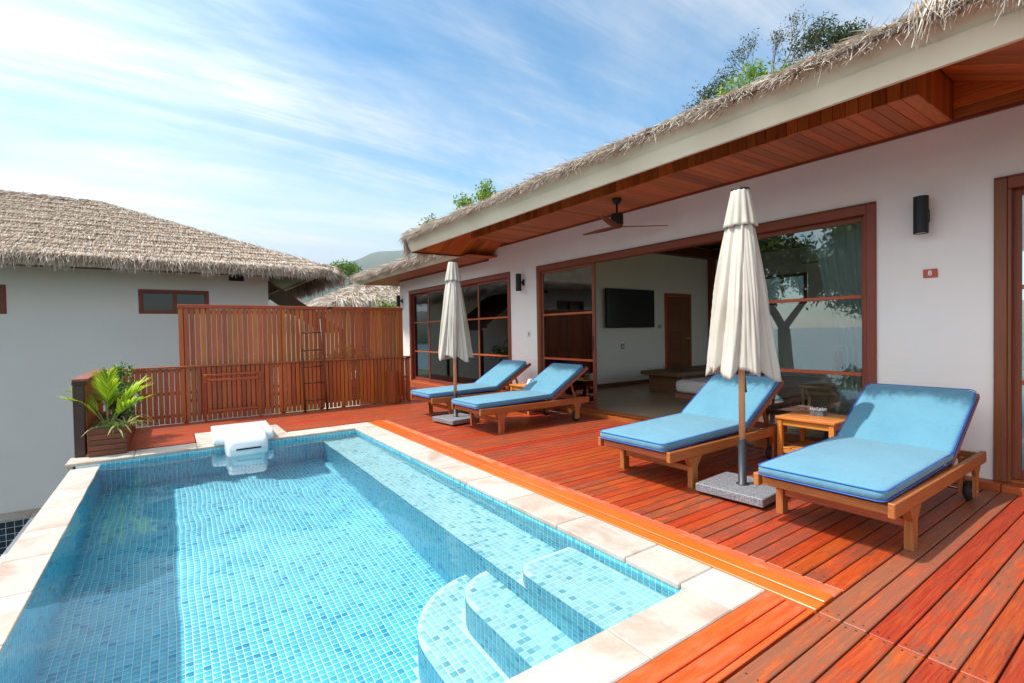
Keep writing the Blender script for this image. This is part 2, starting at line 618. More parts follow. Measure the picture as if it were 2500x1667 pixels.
M['wall_beige'] = plain('beige_render', (0.62, 0.55, 0.44), 0.88, 0.04, 1.2)
M['fascia'] = plain('cream_fascia', (0.74, 0.67, 0.50), 0.7, 0.05, 1.6, 0.03, 40)
M['thatch'] = attr_mat('thatch_straw', 0.85, 1.0, 0.12)
M['thatch_bed'] = plain('thatch_bed', (0.20, 0.135, 0.085), 0.95, 0.4, 22, 0.6, 40)
M['leaf'] = attr_mat('leaf', 0.5, 1.0, 0.4, 0.4)
M['bark'] = plain('bark', (0.16, 0.13, 0.10), 0.9, 0.35, 9, 0.5, 30)
M['black'] = plain('black_metal', (0.008, 0.008, 0.010), 0.6, 0.2, 20)
M['pole_black'] = plain('charcoal_pole', (0.022, 0.024, 0.028), 0.45, 0.15, 20)
M['rubber'] = plain('rubber', (0.012, 0.012, 0.012), 0.75, 0.2, 20)
M['chrome'] = plain('brushed_steel', (0.6, 0.6, 0.6), 0.3, 0.05, 20, metallic=1.0)
M['white_plastic'] = plain('white_plastic', (0.82, 0.83, 0.84), 0.28, 0.02, 5, coat=0.3)
M['grey_plastic'] = plain('grey_plastic', (0.20, 0.19, 0.18), 0.5, 0.05, 5)
M['screen'] = plain('tv_screen', (0.006, 0.006, 0.007), 0.18, 0.1, 3)
M['glass'] = glass_mat('window_glass', (0.82, 0.86, 0.85), 2.0)
M['glass_far'] = glass_mat('bedroom_glass', (0.82, 0.86, 0.85), 2.7)
M['glass_dark'] = glass_mat('dark_window_glass', (0.35, 0.38, 0.38), 1.6)
M['soil'] = plain('soil', (0.05, 0.035, 0.025), 0.95, 0.4, 30, 0.6, 60)
M['linen'] = plain('grey_linen', (0.46, 0.43, 0.40), 0.9, 0.05, 60, 0.3, 400)
M['rattan'] = plain('rattan_weave', (0.45, 0.34, 0.20), 0.75, 0.3, 45, 0.6, 120)
M['curtain'] = plain('sheer_curtain', (0.75, 0.74, 0.70), 0.9, 0.04, 8)
M['flower'] = plain('white_petal', (0.85, 0.85, 0.82), 0.6, 0.03, 8)
M['ground'] = plain('hillside_ground', (0.10, 0.11, 0.05), 0.95, 0.5, 0.35, 0.4, 3)
M['grout'] = plain('tile_grout', (0.62, 0.77, 0.80), 0.8, 0.05, 14)
M['tile'] = attr_mat('glass_mosaic_tile', 0.22, 1.0, 0.0, 0.5)
M['hill'] = plain('wooded_hill', (0.045, 0.075, 0.035), 0.95, 0.45, 0.02)


def canvas_mat():
    m, n, l, p = new_mat('umbrella_canvas')
    t = nd(n, 'ShaderNodeTexCoord')
    nz = nd(n, 'ShaderNodeTexNoise', i_Scale=3.0, i_Detail=5.0)
    l.new(t.outputs['Object'], nz.inputs['Vector'])
    r = ramp(n, [(0.35, (0.55, 0.495, 0.41)), (0.65, (0.64, 0.59, 0.51))])
    l.new(nz.outputs[0], r.inputs[0])
    l.new(r.outputs[0], p.inputs['Base Color'])
    p.inputs['Roughness'].default_value = 0.9
    wv = nd(n, 'ShaderNodeTexNoise', i_Scale=420.0, i_Detail=2.0)
    l.new(t.outputs['Object'], wv.inputs['Vector'])
    bp = nd(n, 'ShaderNodeBump', i_Strength=0.2, i_Distance=0.002)
    l.new(wv.outputs[0], bp.inputs['Height'])
    l.new(bp.outputs[0], p.inputs['Normal'])
    tr = nd(n, 'ShaderNodeBsdfTranslucent')
    l.new(r.outputs[0], tr.inputs['Color'])
    mx = nd(n, 'ShaderNodeMixShader')
    mx.inputs[0].default_value = 0.12
    l.new(p.outputs[0], mx.inputs[1])
    l.new(tr.outputs[0], mx.inputs[2])
    l.new(mx.outputs[0], n['Material Output'].inputs[0])
    return m


M['canvas'] = canvas_mat()


def cushion_mat():
    m, n, l, p = new_mat('blue_cushion_fabric')
    t = nd(n, 'ShaderNodeTexCoord')
    mp = nd(n, 'ShaderNodeMapping')
    mp.inputs['Scale'].default_value = (1, 1, 1)
    l.new(t.outputs['Object'], mp.inputs[0])
    nz = nd(n, 'ShaderNodeTexNoise', i_Scale=4.0, i_Detail=6.0, i_Roughness=0.6)
    l.new(mp.outputs[0], nz.inputs['Vector'])
    r = ramp(n, [(0.3, (0.082, 0.245, 0.345)), (0.7, (0.100, 0.278, 0.375))])
    l.new(nz.outputs[0], r.inputs[0])
    l.new(r.outputs[0], p.inputs['Base Color'])
    p.inputs['Roughness'].default_value = 0.85
    p.inputs['Sheen Weight'].default_value = 0.25
    wv = nd(n, 'ShaderNodeTexNoise', i_Scale=500.0, i_Detail=2.0)
    l.new(mp.outputs[0], wv.inputs['Vector'])
    sf = nd(n, 'ShaderNodeTexNoise', i_Scale=6.0, i_Detail=4.0, i_Distortion=1.2)
    l.new(mp.outputs[0], sf.inputs['Vector'])
    b1 = nd(n, 'ShaderNodeBump', i_Strength=0.25, i_Distance=0.001)
    l.new(wv.outputs[0], b1.inputs['Height'])
    b2 = nd(n, 'ShaderNodeBump', i_Strength=0.45, i_Distance=0.03)
    l.new(sf.outputs[0], b2.inputs['Height'])
    l.new(b1.outputs[0], b2.inputs['Normal'])
    l.new(b2.outputs[0], p.inputs['Normal'])
    return m


M['cushion'] = cushion_mat()
M['piping'] = plain('royal_blue_piping', (0.016, 0.13, 0.55), 0.6, 0.1, 20)


def granite_mat():
    m, n, l, p = new_mat('grey_granite')
    t = nd(n, 'ShaderNodeTexCoord')
    v = nd(n, 'ShaderNodeTexNoise', i_Scale=160.0, i_Detail=3.0, i_Roughness=0.7)
    l.new(t.outputs['Object'], v.inputs['Vector'])
    r = ramp(n, [(0.36, (0.06, 0.06, 0.065)), (0.5, (0.17, 0.17, 0.18)), (0.62, (0.36, 0.36, 0.38))])
    l.new(v.outputs[0], r.inputs[0])
    l.new(r.outputs[0], p.inputs['Base Color'])
    p.inputs['Roughness'].default_value = 0.6
    return m


M['granite'] = granite_mat()


def stone_mat():
    m, n, l, p = new_mat('cream_sandstone')
    t = nd(n, 'ShaderNodeTexCoord')
    oi = nd(n, 'ShaderNodeObjectInfo')
    cx = nd(n, 'ShaderNodeCombineXYZ')
    for i in range(3):
        l.new(oi.outputs['Random'], cx.inputs[i])
    sc = nd(n, 'ShaderNodeVectorMath', operation='SCALE')
    sc.inputs['Scale'].default_value = 23.0
    l.new(cx.outputs[0], sc.inputs[0])
    ad = nd(n, 'ShaderNodeVectorMath', operation='ADD')
    l.new(t.outputs['Object'], ad.inputs[0])
    l.new(sc.outputs[0], ad.inputs[1])
    nz = nd(n, 'ShaderNodeTexNoise', i_Scale=2.6, i_Detail=8.0, i_Roughness=0.62, i_Distortion=0.6)
    l.new(ad.outputs[0], nz.inputs['Vector'])
    r = ramp(n, [(0.30, (0.53, 0.48, 0.42)), (0.52, (0.49, 0.43, 0.365)), (0.60, (0.46, 0.355, 0.285)), (0.70, (0.42, 0.29, 0.23))])
    l.new(nz.outputs[0], r.inputs[0])
    fz = nd(n, 'ShaderNodeTexNoise', i_Scale=38.0, i_Detail=5.0)
    l.new(ad.outputs[0], fz.inputs['Vector'])
    mu = nd(n, 'ShaderNodeMix', data_type='RGBA', blend_type='MULTIPLY')
    mu.inputs[0].default_value = 1.0
    rf = ramp(n, [(0.3, (0.92, 0.92, 0.92)), (0.6, (1, 1, 1))])
    l.new(fz.outputs[0], rf.inputs[0])
    l.new(r.outputs[0], mu.inputs[6])
    l.new(rf.outputs[0], mu.inputs[7])
    hs = nd(n, 'ShaderNodeHueSaturation')
    mv = nd(n, 'ShaderNodeMath', operation='MULTIPLY_ADD')
    l.new(oi.outputs['Random'], mv.inputs[0])
    mv.inputs[1].default_value = 0.14
    mv.inputs[2].default_value = 0.92
    l.new(mv.outputs[0], hs.inputs['Value'])
    l.new(mu.outputs[2], hs.inputs['Color'])
    l.new(hs.outputs[0], p.inputs['Base Color'])
    p.inputs['Roughness'].default_value = 0.75
    bp = nd(n, 'ShaderNodeBump', i_Strength=0.15, i_Distance=0.004)
    l.new(nz.outputs[0], bp.inputs['Height'])
    l.new(bp.outputs[0], p.inputs['Normal'])
    return m


M['stone'] = stone_mat()

# ------------------------------------------------------------------ ground, sea, hill
gm = MB()
GX = [-60, -40, -26, -17, 9, 30, 120, 600, 4000]
GZ = [-24, -20, -11, -3.5, -3.5, -3.0, 2, 20, 60]
GY = [-4000, -600, -80, -20, 5, 25, 80, 600, 4000]
for i, x in enumerate(GX):
    for y in GY:
        gm.v.append((x, y, GZ[i]))
nY = len(GY)
for i in range(len(GX) - 1):
    for j in range(nY - 1):
        gm.f.append((i * nY + j, (i + 1) * nY + j, (i + 1) * nY + j + 1, i * nY + j + 1))
tag(part('ground', gm, M['ground']), kind='structure')

m_sea, n_, l_, p_ = new_mat('sea_water')
p_.inputs['Base Color'].default_value = (0.05, 0.16, 0.22, 1)
p_.inputs['Roughness'].default_value = 0.28
t_ = nd(n_, 'ShaderNodeTexCoord')
z_ = nd(n_, 'ShaderNodeTexNoise', i_Scale=0.3, i_Detail=6.0)
l_.new(t_.outputs['Object'], z_.inputs['Vector'])
b_ = nd(n_, 'ShaderNodeBump', i_Strength=0.4, i_Distance=0.3)
l_.new(z_.outputs[0], b_.inputs['Height'])
l_.new(b_.outputs[0], p_.inputs['Normal'])
sm = MB()
sm.add([(-6000, -6000, -22), (-30, -6000, -22), (-30, 6000, -22), (-6000, 6000, -22)], [(0, 1, 2, 3)])
tag(part('sea', sm, m_sea), kind='structure')

hm = MB()
HN = 90
prof = []
for i in range(HN + 1):
    a = i / HN
    az = radians(-25 + 75 * a)             # azimuth from +Y toward +X
    d = 1500
    dg_ = math.degrees(az)
    h = 60 + 135 * max(0.0, min(1.0, (dg_ + 8) / 21.0)) + 62 * max(0.0, min(1.0, (dg_ - 15) / 9.0)) + 30 * max(0.0, min(1.0, (dg_ - 24) / 20.0))
    h += 14 * mnoise.noise((a * 9, 0.3, 0)) + 7 * mnoise.noise((a * 31, 1.3, 0)) + 3.0 * mnoise.noise((a * 140, 2.3, 0))
    for k, (dd, hh) in enumerate(((-420, -40), (-250, h * 0.30), (-110, h * 0.70), (0, h), (300, h * 0.7), (700, -40))):
        r = d + dd
        jit = 10 * mnoise.noise((a * 26, k * 3.1, 4)) if 0 < k < 5 else 0
        hm.v.append((r * sin(az), r * cos(az), hh + jit))
for i in range(HN):
    for k in range(5):
        o = i * 6 + k
        hm.f.append((o, o + 1, o + 7, o + 6))
tag(part('hill', hm, M['hill'], smooth=True), kind='structure')

# ------------------------------------------------------------------ deck
DECK_PITCH = 0.0975
dk = MB()
dk.box(-3.2, 2.09, -3.0, 1.255, -0.30, -0.045)
dk.box(2.40, 5.30, -3.0, 9.0, -0.30, -0.045)
dk.box(-0.86, 2.395, 7.21, 9.0, -0.30, -0.045)
dk.box(3.80, 5.30, 9.0, 14.4, -0.30, -0.045)
deck = tag(part('deck', dk, M['dark_wood']), kind='structure')
plank_cache = {}


def plank(x0, x1, y0, y1, mat, name='plank'):
    L, w = round(x1 - x0, 3), round(y1 - y0, 4)
    key = (L, w, mat.name)
    if key not in plank_cache:
        b = MB()
        b.box(-L / 2, L / 2, -w / 2, w / 2, -0.026, 0.0, 0.0035)
        plank_cache[key] = b.mesh('plank', mat)
    o = link(name, plank_cache[key], deck, ((x0 + x1) / 2, (y0 + y1) / 2, random.uniform(-0.0012, 0.0012)), (0, 0, random.uniform(-0.0006, 0.0006)))
    return o


GAP = 0.0078
Y0 = 1.030
# near field: rows run toward the camera, butt joint at X = 2.394
for k in range(26):
    y1 = Y0 - k * DECK_PITCH - GAP
    y0 = Y0 - (k + 1) * DECK_PITCH
    plank(2.397, 5.235, y0, y1, M['deck_worn'])
    plank(-1.2, 2.391, y0, y1, M['deck_worn'])
# freshly stained boards against the coping
plank(-1.2, 2.391, 1.166, 1.258, M['deck_fresh'])
plank(-1.2, 2.391, 1.070, 1.159, M['deck_fresh'])
plank(-1.2, 2.391, 1.036, 1.063, M['deck_fresh'])
# main terrace between the orange beam and the house
k = 0
while Y0 + (k + 1) * DECK_PITCH < 9.05:
    y0 = Y0 + k * DECK_PITCH
    y1 = y0 + DECK_PITCH - GAP
    if y0 < 7.20:
        plank(2.683, 5.235, y0, y1, M['deck'])
    else:
        plank(2.400, 5.235, y0, y1, M['deck'])
        if y1 > 8.0:
            plank(-0.72, 2.392, y0, y1, M['deck'])
        else:
            plank(-0.72, 0.243, y0, y1, M['deck'])
            plank(1.288, 2.392, y0, y1, M['deck'])
    k += 1
while Y0 + k * DECK_PITCH < 14.2:
    y0 = Y0 + k * DECK_PITCH
    plank(3.84, 5.235, y0, y0 + DECK_PITCH - GAP, M['deck'])
    k += 1
for (x0, x1, mt, zt) in ((2.398, 2.484, M['beam'], 0.004), (2.488, 2.582, M['beam'], 0.010), (2.586, 2.676, M['beam_red'], 0.003)):
    for ya, yb in ((1.034, 4.1), (4.103, 7.198)):
        b = MB()
        b.box(-(x1 - x0) / 2, (x1 - x0) / 2, -(yb - ya) / 2, (yb - ya) / 2, -0.05, zt, 0.004)
        part('border_board', b, mt, deck, loc=((x0 + x1) / 2, (ya + yb) / 2, 0))

# screw heads in pairs over the joists
sc_ = MB()
for xj in [2.43, 2.36] + [2.75 + 0.62 * i for i in range(5)] + [1.75, 1.13, 0.5]:
    for kk in range(-12, 80):
        yb = Y0 + kk * DECK_PITCH
        if kk < 0:
            if xj > 2.7 and xj < 2.9:
                continue
        elif xj < 2.7 or yb > 7.1:
            continue
        for dy_ in (0.022, 0.067):
            cx_, cy_ = xj + random.uniform(-.012, .012), yb + dy_ + random.uniform(-.006, .006)
            o_ = len(sc_.v)
            for q_ in range(6):
                sc_.v.append((cx_ + 0.0042 * cos(q_ * pi / 3), cy_ + 0.0042 * sin(q_ * pi / 3), 0.0014))
            sc_.f.append(tuple(range(o_, o_ + 6)))
o = part('screws', sc_, M['black'], deck)
o['kind'] = 'stuff'

# ------------------------------------------------------------------ swimming pool
PX0, PX1, PY0, PY1 = -0.64, 2.11, 1.50, 6.86
ZF, ZB, ZP, Z2, Z3 = -1.18, -0.33, -0.18, -0.50, -0.80
XB, X2, X3 = 1.66, 1.38, 1.10
pool = thing('swimming_pool', 'rectangular blue mosaic swimming pool with cream stone coping in the deck', 'pool')


def rcv(o):
    o.cycles.is_caustics_receiver = True
    return o


bs = MB()
bs.box(PX0 - 0.2, PX1 + 0.2, PY0 - 0.2, PY1 + 0.2, ZF - 0.2, ZF)
bs.box(PX0 - 0.2, PX0, PY0, PY1, ZF, -0.093)
bs.box(PX1, PX1 + 0.2, PY0, PY1, ZF, -0.034)
bs.box(PX0 - 0.2, PX1 + 0.2, PY1, PY1 + 0.2, ZF, -0.034)
bs.box(PX0 - 0.2, PX1 + 0.2, PY0 - 0.2, PY0, ZF, -0.034)
rcv(part('basin', bs, M['grout'], pool))
ben = MB()
ben.box(XB, PX1 + 0.02, PY0 - 0.02, PY1 + 0.02, ZF - 0.02, ZB)
bench = rcv(part('bench', ben, M['grout'], pool))


def arc(cx, cy, rx, ry, a0, a1, n):
    return [(cx + rx * cos(radians(a0 + (a1 - a0) * i / n)), cy + ry * sin(radians(a0 + (a1 - a0) * i / n))) for i in range(n + 1)]


ol_p = [(PX1 + .01, 2.405), ] + arc(XB + 0.15, 2.255, 0.15, 0.15, 90, 180, 8) + [(XB, PY0 - .02), (PX1 + .01, PY0 - .02)]
ol_2 = [(XB + .02, 2.715), ] + arc(XB + 0.0, 2.41, XB - X2, 0.305, 90, 180, 12) + [(X2, PY0 - .02), (XB + .02, PY0 - .02)]
ol_3 = [(XB + .02, 2.99), ] + arc(XB + 0.0, 2.43, XB - X3, 0.56, 90, 180, 16) + [(X3, PY0 - .02), (XB + .02, PY0 - .02)]
steps = []
for nm, ol, za, zb in (('step', ol_p, ZB - 0.01, ZP), ('step', ol_2, ZF - .01, Z2), ('step', ol_3, ZF - .01, Z3)):
    b = MB()
    b.prism(ol, za, zb)
    steps.append(rcv(part(nm, b, M['grout'], pool)))
steps[0]['label'] = 'top step of the pool, a wide rounded platform'
steps[1]['label'] = 'middle curved step of the pool'
steps[2]['label'] = 'lowest curved step of the pool'

TP, TG = 0.0420, 0.0046


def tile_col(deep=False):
    """one mosaic: pale on treads and bench, water tint painted on floor and upright faces"""
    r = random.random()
    if deep:  # aqua stands in for light absorbed by the water
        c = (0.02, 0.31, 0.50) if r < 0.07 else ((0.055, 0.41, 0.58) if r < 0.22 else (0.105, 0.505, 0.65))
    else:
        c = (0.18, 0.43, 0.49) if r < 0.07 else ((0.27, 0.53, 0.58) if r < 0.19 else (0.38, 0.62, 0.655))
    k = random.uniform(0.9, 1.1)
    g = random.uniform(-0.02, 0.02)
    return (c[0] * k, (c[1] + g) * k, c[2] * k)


def tile_geo(w, h, t=0.0016, b=0.002):
    w2, h2 = w / 2, h / 2
    v = [(-w2, -h2, 0), (w2, -h2, 0), (w2, h2, 0), (-w2, h2, 0), (-w2 + b, -h2 + b, t), (w2 - b, -h2 + b, t), (w2 - b, h2 - b, t), (-w2 + b, h2 - b, t)]
    f = [(4, 5, 6, 7), (0, 1, 5, 4), (1, 2, 6, 5), (2, 3, 7, 6), (3, 0, 4, 7)]
    return v, f


TILES = []            # (matrix, w, h, owner)


def frame_M(o, u, v):
    u, v = Vector(u).normalized(), Vector(v).normalized()
    n = u.cross(v)
    return Matrix(((u.x, v.x, n.x, o[0]), (u.y, v.y, n.y, o[1]), (u.z, v.z, n.z, o[2]), (0, 0, 0, 1)))


def inside(x, y, poly):
    c = False
    n = len(poly)
    for i in range(n):
        x1, y1 = poly[i]
        x2, y2 = poly[(i + 1) % n]
        if (y1 > y) != (y2 > y) and x < (x2 - x1) * (y - y1) / (y2 - y1) + x1:
            c = not c
    return c


def field(x0, x1, y0, y1, z, keep=None, owner=None):
    nx, ny = max(1, round((x1 - x0) / TP)), max(1, round((y1 - y0) / TP))
    tx, ty = (x1 - x0) / nx, (y1 - y0) / ny
    for i in range(nx):
        for j in range(ny):
            cx, cy = x1 - (i + 0.5) * tx, y0 + (j + 0.5) * ty
            h = TP / 2
            if keep and not all(keep(cx + a * h, cy + b * h) for a in (-.92, .92) for b in (-.92, .92)):
                continue
            TILES.append((frame_M((cx, cy, z), (1, 0, 0), (0, 1, 0)), TP - TG, TP - TG, owner))


def wall_tiles(pts, z0, z1, owner=None, vis=None):
    """vertical mosaic along a path; the path runs so that the face points to its right-hand normal u x z"""
    nz = max(1, int(round((z1 - z0) / TP)))
    hz = (z1 - z0) / nz
    for a, b in zip(pts[:-1], pts[1:]):
        a, b = Vector((a[0], a[1], 0)), Vector((b[0], b[1], 0))
        L = (b - a).length
        if L < 1e-4:
            continue
        nu = max(1, int(round(L / TP)))
        hu = L / nu
        u = (b - a).normalized()
        for i in range(nu):
            c = a + u * (i + 0.5) * hu
            for j in range(nz):
                z = z0 + (j + 0.5) * hz
                if vis and not vis(c.x, c.y, z):
                    continue
                TILES.append((frame_M((c.x, c.y, z), u, (0, 0, 1)), hu - TG, hz - TG, owner))


steps_area = lambda x, y: inside(x, y, ol_3)
field(PX0, XB, PY0, PY1, ZF, lambda x, y: not steps_area(x, y))
field(XB, PX1, PY0, PY1, ZB, lambda x, y: not inside(x, y, ol_p))
field(XB, PX1, PY0, PY1, ZP, lambda x, y: inside(x, y, ol_p), 0)
field(X2, XB, PY0, 2.76, Z2, lambda x, y: inside(x, y, ol_2), 1)
field(X3, XB, PY0, 3.02, Z3, lambda x, y: inside(x, y, ol_3) and not inside(x, y, ol_2), 2)


def path_of(ol):
    return ol[:-2] + [(ol[-2][0], PY0)]


def resample(pts, step):
    out = [Vector((*pts[0], 0))]
    for q in pts[1:]:
        out.append(Vector((*q, 0)))
    L = [0]
    for a, b in zip(out[:-1], out[1:]):
        L.append(L[-1] + (b - a).length)
    n = max(1, int(round(L[-1] / step)))
    res = []
    for i in range(n + 1):
        s = L[-1] * i / n
        for k in range(len(L) - 1):
            if L[k] <= s <= L[k + 1] + 1e-9:
                t = (s - L[k]) / max(1e-9, L[k + 1] - L[k])
                p = out[k].lerp(out[k + 1], t)
                res.append((p.x, p.y))
                break
    return res


wall_tiles(resample([(x if x < XB else XB, y) for x, y in path_of(ol_2)], TP), Z3, Z2, 1)
wall_tiles(resample([(x if x < XB else XB, y) for x, y in path_of(ol_3)], TP), ZF, Z3, 2)
wall_tiles(resample(path_of(ol_p), TP), ZB, ZP, 0)
wall_tiles([(XB, PY1), (XB, PY0)], ZF, ZB, None, lambda x, y, z: not (inside(x - .01, y, ol_3) and z < Z3) and not (inside(x - .01, y, ol_2) and z < Z2))
wall_tiles([(PX1, PY1), (PX1, PY0)], ZB, -0.036, None, lambda x, y, z: not (y < 2.4 and z < ZP))
wall_tiles([(PX0, PY1), (PX1, PY1)], ZF, -0.036, None, lambda x, y, z: not (x > XB and z < ZB))
wall_tiles([(PX0, PY0), (PX0, PY1)], ZF, -0.096, None)

# the 300 tiles that show largest stand alone, the rest are one mosaic
order = sorted(range(len(TILES)), key=lambda i: (TILES[i][3] is None or TILES[i][0][2][2] < 0.5, (TILES[i][0].translation - Vector((0, 0, CAM_H))).length))
near = set(order[:300])
tile_var = []
for i in range(14):
    b = MB()
    v, f = tile_geo(TP - TG, TP - TG)
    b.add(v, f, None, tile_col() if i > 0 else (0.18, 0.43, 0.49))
    tile_var.append(b.mesh('tile', M['tile']))
mo = MB()
Vs, Qs, Cs = [], [], []
base_v, base_f = tile_geo(1, 1, 0.0016, 0.002)
off = 0
for i, (mt, w, h, ow) in enumerate(TILES):
    if i in near:
        o = link('tile', random.choice(tile_var), steps[ow])
        o.matrix_local = mt
        rcv(o)
        continue
    v, f = tile_geo(w, h)
    A = np.array(v)
    R3 = np.array(mt)[:3, :3]
    Vs.append(A @ R3.T + np.array(mt.translation))
    Qs.append(np.array(f) + off)
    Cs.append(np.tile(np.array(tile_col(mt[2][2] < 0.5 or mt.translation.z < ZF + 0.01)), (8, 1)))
    off += 8
me = fast_mesh('mosaic', np.concatenate(Vs), np.concatenate(Qs), M['tile'], np.concatenate(Cs))
mos = rcv(link('mosaic', me, pool))
mos['kind'] = 'stuff'

cop_cache = {}


def coping(x0, x1, y0, y1, z1=0.0, th=0.034, c=0.006, name='coping_stone'):
    b = MB()
    lx, ly = (x1 - x0) / 2, (y1 - y0) / 2
    b.box(-lx, lx, -ly, ly, -th, 0, c)
    return rcv(part(name, b, M['stone'], pool, loc=((x0 + x1) / 2, (y0 + y1) / 2, z1 + random.uniform(-.001, .001))))


g = 0.002
ys = [1.553, 1.917, 2.518, 3.12, 3.73, 4.33, 4.93, 5.53, 6.13, 6.85]
for a, b in zip(ys[:-1], ys[1:]):
    coping(2.100, 2.394, a + g, b - g)
coping(2.107, 2.394, 1.264, 1.551)
xs = [2.105, 1.533, 0.96, 0.39, -0.18, -0.64, -0.93]
for a, b in zip(xs[:-1], xs[1:]):
    coping(b + g, a - g, 1.264, 1.51)
xs = [2.394, 1.83, 1.29, 0.70, 0.24, -0.35, -0.925]
for a, b in zip(xs[:-1], xs[1:]):
    coping(b + g, a - g, 6.856, 7.20)
for a, b in ((0.25, 0.76), (0.76, 1.28)):
    coping(a + g, b - g, 7.206, 7.92)
ys = [1.515, 1.95, 2.53, 3.10, 3.67, 4.25, 4.82, 5.40, 5.98, 6.56, 6.852]
for a, b in zip(ys[:-1], ys[1:]):
    coping(-0.885, -0.640, a + g, b - g, -0.058, 0.034)
ow = MB()
ow.box(-0.86, -0.842, 1.3, 7.3, -3.4, -0.094)
ow.box(-0.905, -0.862, 6.87, 7.19, -0.6, -0.036)
part('outer_wall', ow, M['stone'], pool)

# ------------------------------------------------------------------ water
WL = -0.062
NX, NY = 130, 250
xsn = np.linspace(PX0 - 0.02, PX1 + 0.02, NX + 1)
ysn = np.linspace(PY0 - 0.02, PY1 + 0.02, NY + 1)
XX, YY = np.meshgrid(xsn, ysn, indexing='ij')
ZZ = np.zeros_like(XX)
wv = np.random.default_rng(5)
amp_y = 0.25 + 0.75 * np.clip((YY - 2.2) / 2.5, 0, 1)
for i in range(16):
    lam = wv.uniform(0.16, 0.75)
    th = radians(wv.uniform(-65, 65) + 80)
    kx, ky = 2 * pi / lam * cos(th), 2 * pi / lam * sin(th)
    ph = wv.uniform(0, 6.28)
    ZZ += 0.00027 * (lam / 0.35) * np.sin(kx * XX + ky * YY + ph + 0.7 * np.sin(1.3 * XX + 0.9 * YY + i))
ZZ = WL + ZZ * amp_y
top = np.stack([XX, YY, ZZ], -1).reshape(-1, 3)
idx = np.arange((NX + 1) * (NY + 1)).reshape(NX + 1, NY + 1)
q = np.stack([idx[:-1, :-1], idx[1:, :-1], idx[1:, 1:], idx[:-1, 1:]], -1).reshape(-1, 4)
m_water, n_, l_, p_ = new_mat('pool_water')
n_.remove(p_)
g_ = nd(n_, 'ShaderNodeBsdfGlass', i_IOR=1.33, i_Roughness=0.0)
g_.inputs['Color'].default_value = (0.90, 0.99, 1.0, 1)
l_.new(g_.outputs[0], n_['Material Output'].inputs[0])
wme = fast_mesh('water', top, q, m_water, None, True)
water = link('water', wme)
water.cycles.is_caustics_caster = True
tag(water, 'clear blue rippled water filling the swimming pool', 'water', kind='structure')

# ------------------------------------------------------------------ thatch
def straw_cols(n, bright=1.0, warm=0.0):
    base = np.array([(0.52, 0.44, 0.365), (0.60, 0.535, 0.46), (0.43, 0.345, 0.27), (0.66, 0.61, 0.55), (0.31, 0.235, 0.175), (0.54, 0.40, 0.27)])
    w = np.array([0.3, 0.25, 0.17, 0.13, 0.08, 0.07 + warm])
    w = w / w.sum()
    c = base[RNG.choice(len(base), n, p=w)]
    return np.clip(c * RNG.uniform(0.82, 1.15, (n, 1)) * bright, 0, 0.95)


def blades(P0, D, L, Wd, droop, C, twist=1.0):
    n = len(P0)
    D = D / np.linalg.norm(D, axis=1, keepdims=True)
    rv = RNG.normal(0, 1, (n, 3)) * twist + np.array([0, 0, 1.0])
    wv = np.cross(D, rv)
    wv /= np.linalg.norm(wv, axis=1, keepdims=True) + 1e-9
    L, Wd, droop = L[:, None], Wd[:, None], droop[:, None]
    dn = np.array([0, 0, -1.0])
    p1 = P0 + D * L * 0.55 + dn * droop * 0.3
    p2 = P0 + D * L + dn * droop
    V = np.stack([P0 - wv * Wd / 2, P0 + wv * Wd / 2, p1 - wv * Wd * .48, p1 + wv * Wd * .48, p2 - wv * Wd * .14, p2 + wv * Wd * .14], 1).reshape(-1, 3)
    o = np.arange(n)[:, None] * 6
    Q = np.stack([o + np.array([0, 1, 3, 2]), o + np.array([2, 3, 5, 4])], 1).reshape(-1, 4)
    return V, Q, np.repeat(C, 6, axis=0)


def join_blades(lst):
    V, Q, C = [], [], []
    o = 0
    for v, q_, c in lst:
        V.append(v)
        Q.append(q_ + o)
        C.append(c)
        o += len(v)
    return np.concatenate(V), np.concatenate(Q), np.concatenate(C)


def thatch_part(lst, parent, name='thatch'):
    V, Q, C = join_blades(lst)
    o = link(name, fast_mesh(name, V, Q, M['thatch'], C), parent)
    o['kind'] = 'stuff'
    return o


def fringe(a, b, out, n, slope, Lr=(0.2, 0.38), spread=0.5, inset=(0.02, 0.5), wd=(0.006, 0.012), droop=(0.0, 0.08), thick=(-0.03, 0.06), bright=1.0, down=0.0, warm=0.0):
    """straws lying down a roof slope and ending past the eave line a-b; out = horizontal outward unit vector"""
    a, b, out = np.array(a, float), np.array(b, float), np.array(out, float)
    t = RNG.random(n)
    ins = RNG.uniform(*inset, n)
    al = (b - a) / np.linalg.norm(b - a)
    # straws gather in loose tufts
    tuft = np.sin(t * np.linalg.norm(b - a) * 9.0 + 2 * np.sin(t * np.linalg.norm(b - a) * 2.3))
    P0 = a + (b - a) * t[:, None] - out * ins[:, None]
    P0[:, 2] += slope * ins + RNG.uniform(*thick, n)
    D = out + al * (RNG.normal(0, spread, n) + tuft * 0.15)[:, None]
    D[:, 2] = -slope + RNG.normal(-down, 0.22, n)
    L = RNG.uniform(*Lr, n) * (1 + 0.25 * tuft)
    return blades(P0, D, L, RNG.uniform(*wd, n), RNG.uniform(*droop, n), straw_cols(n, bright, warm))


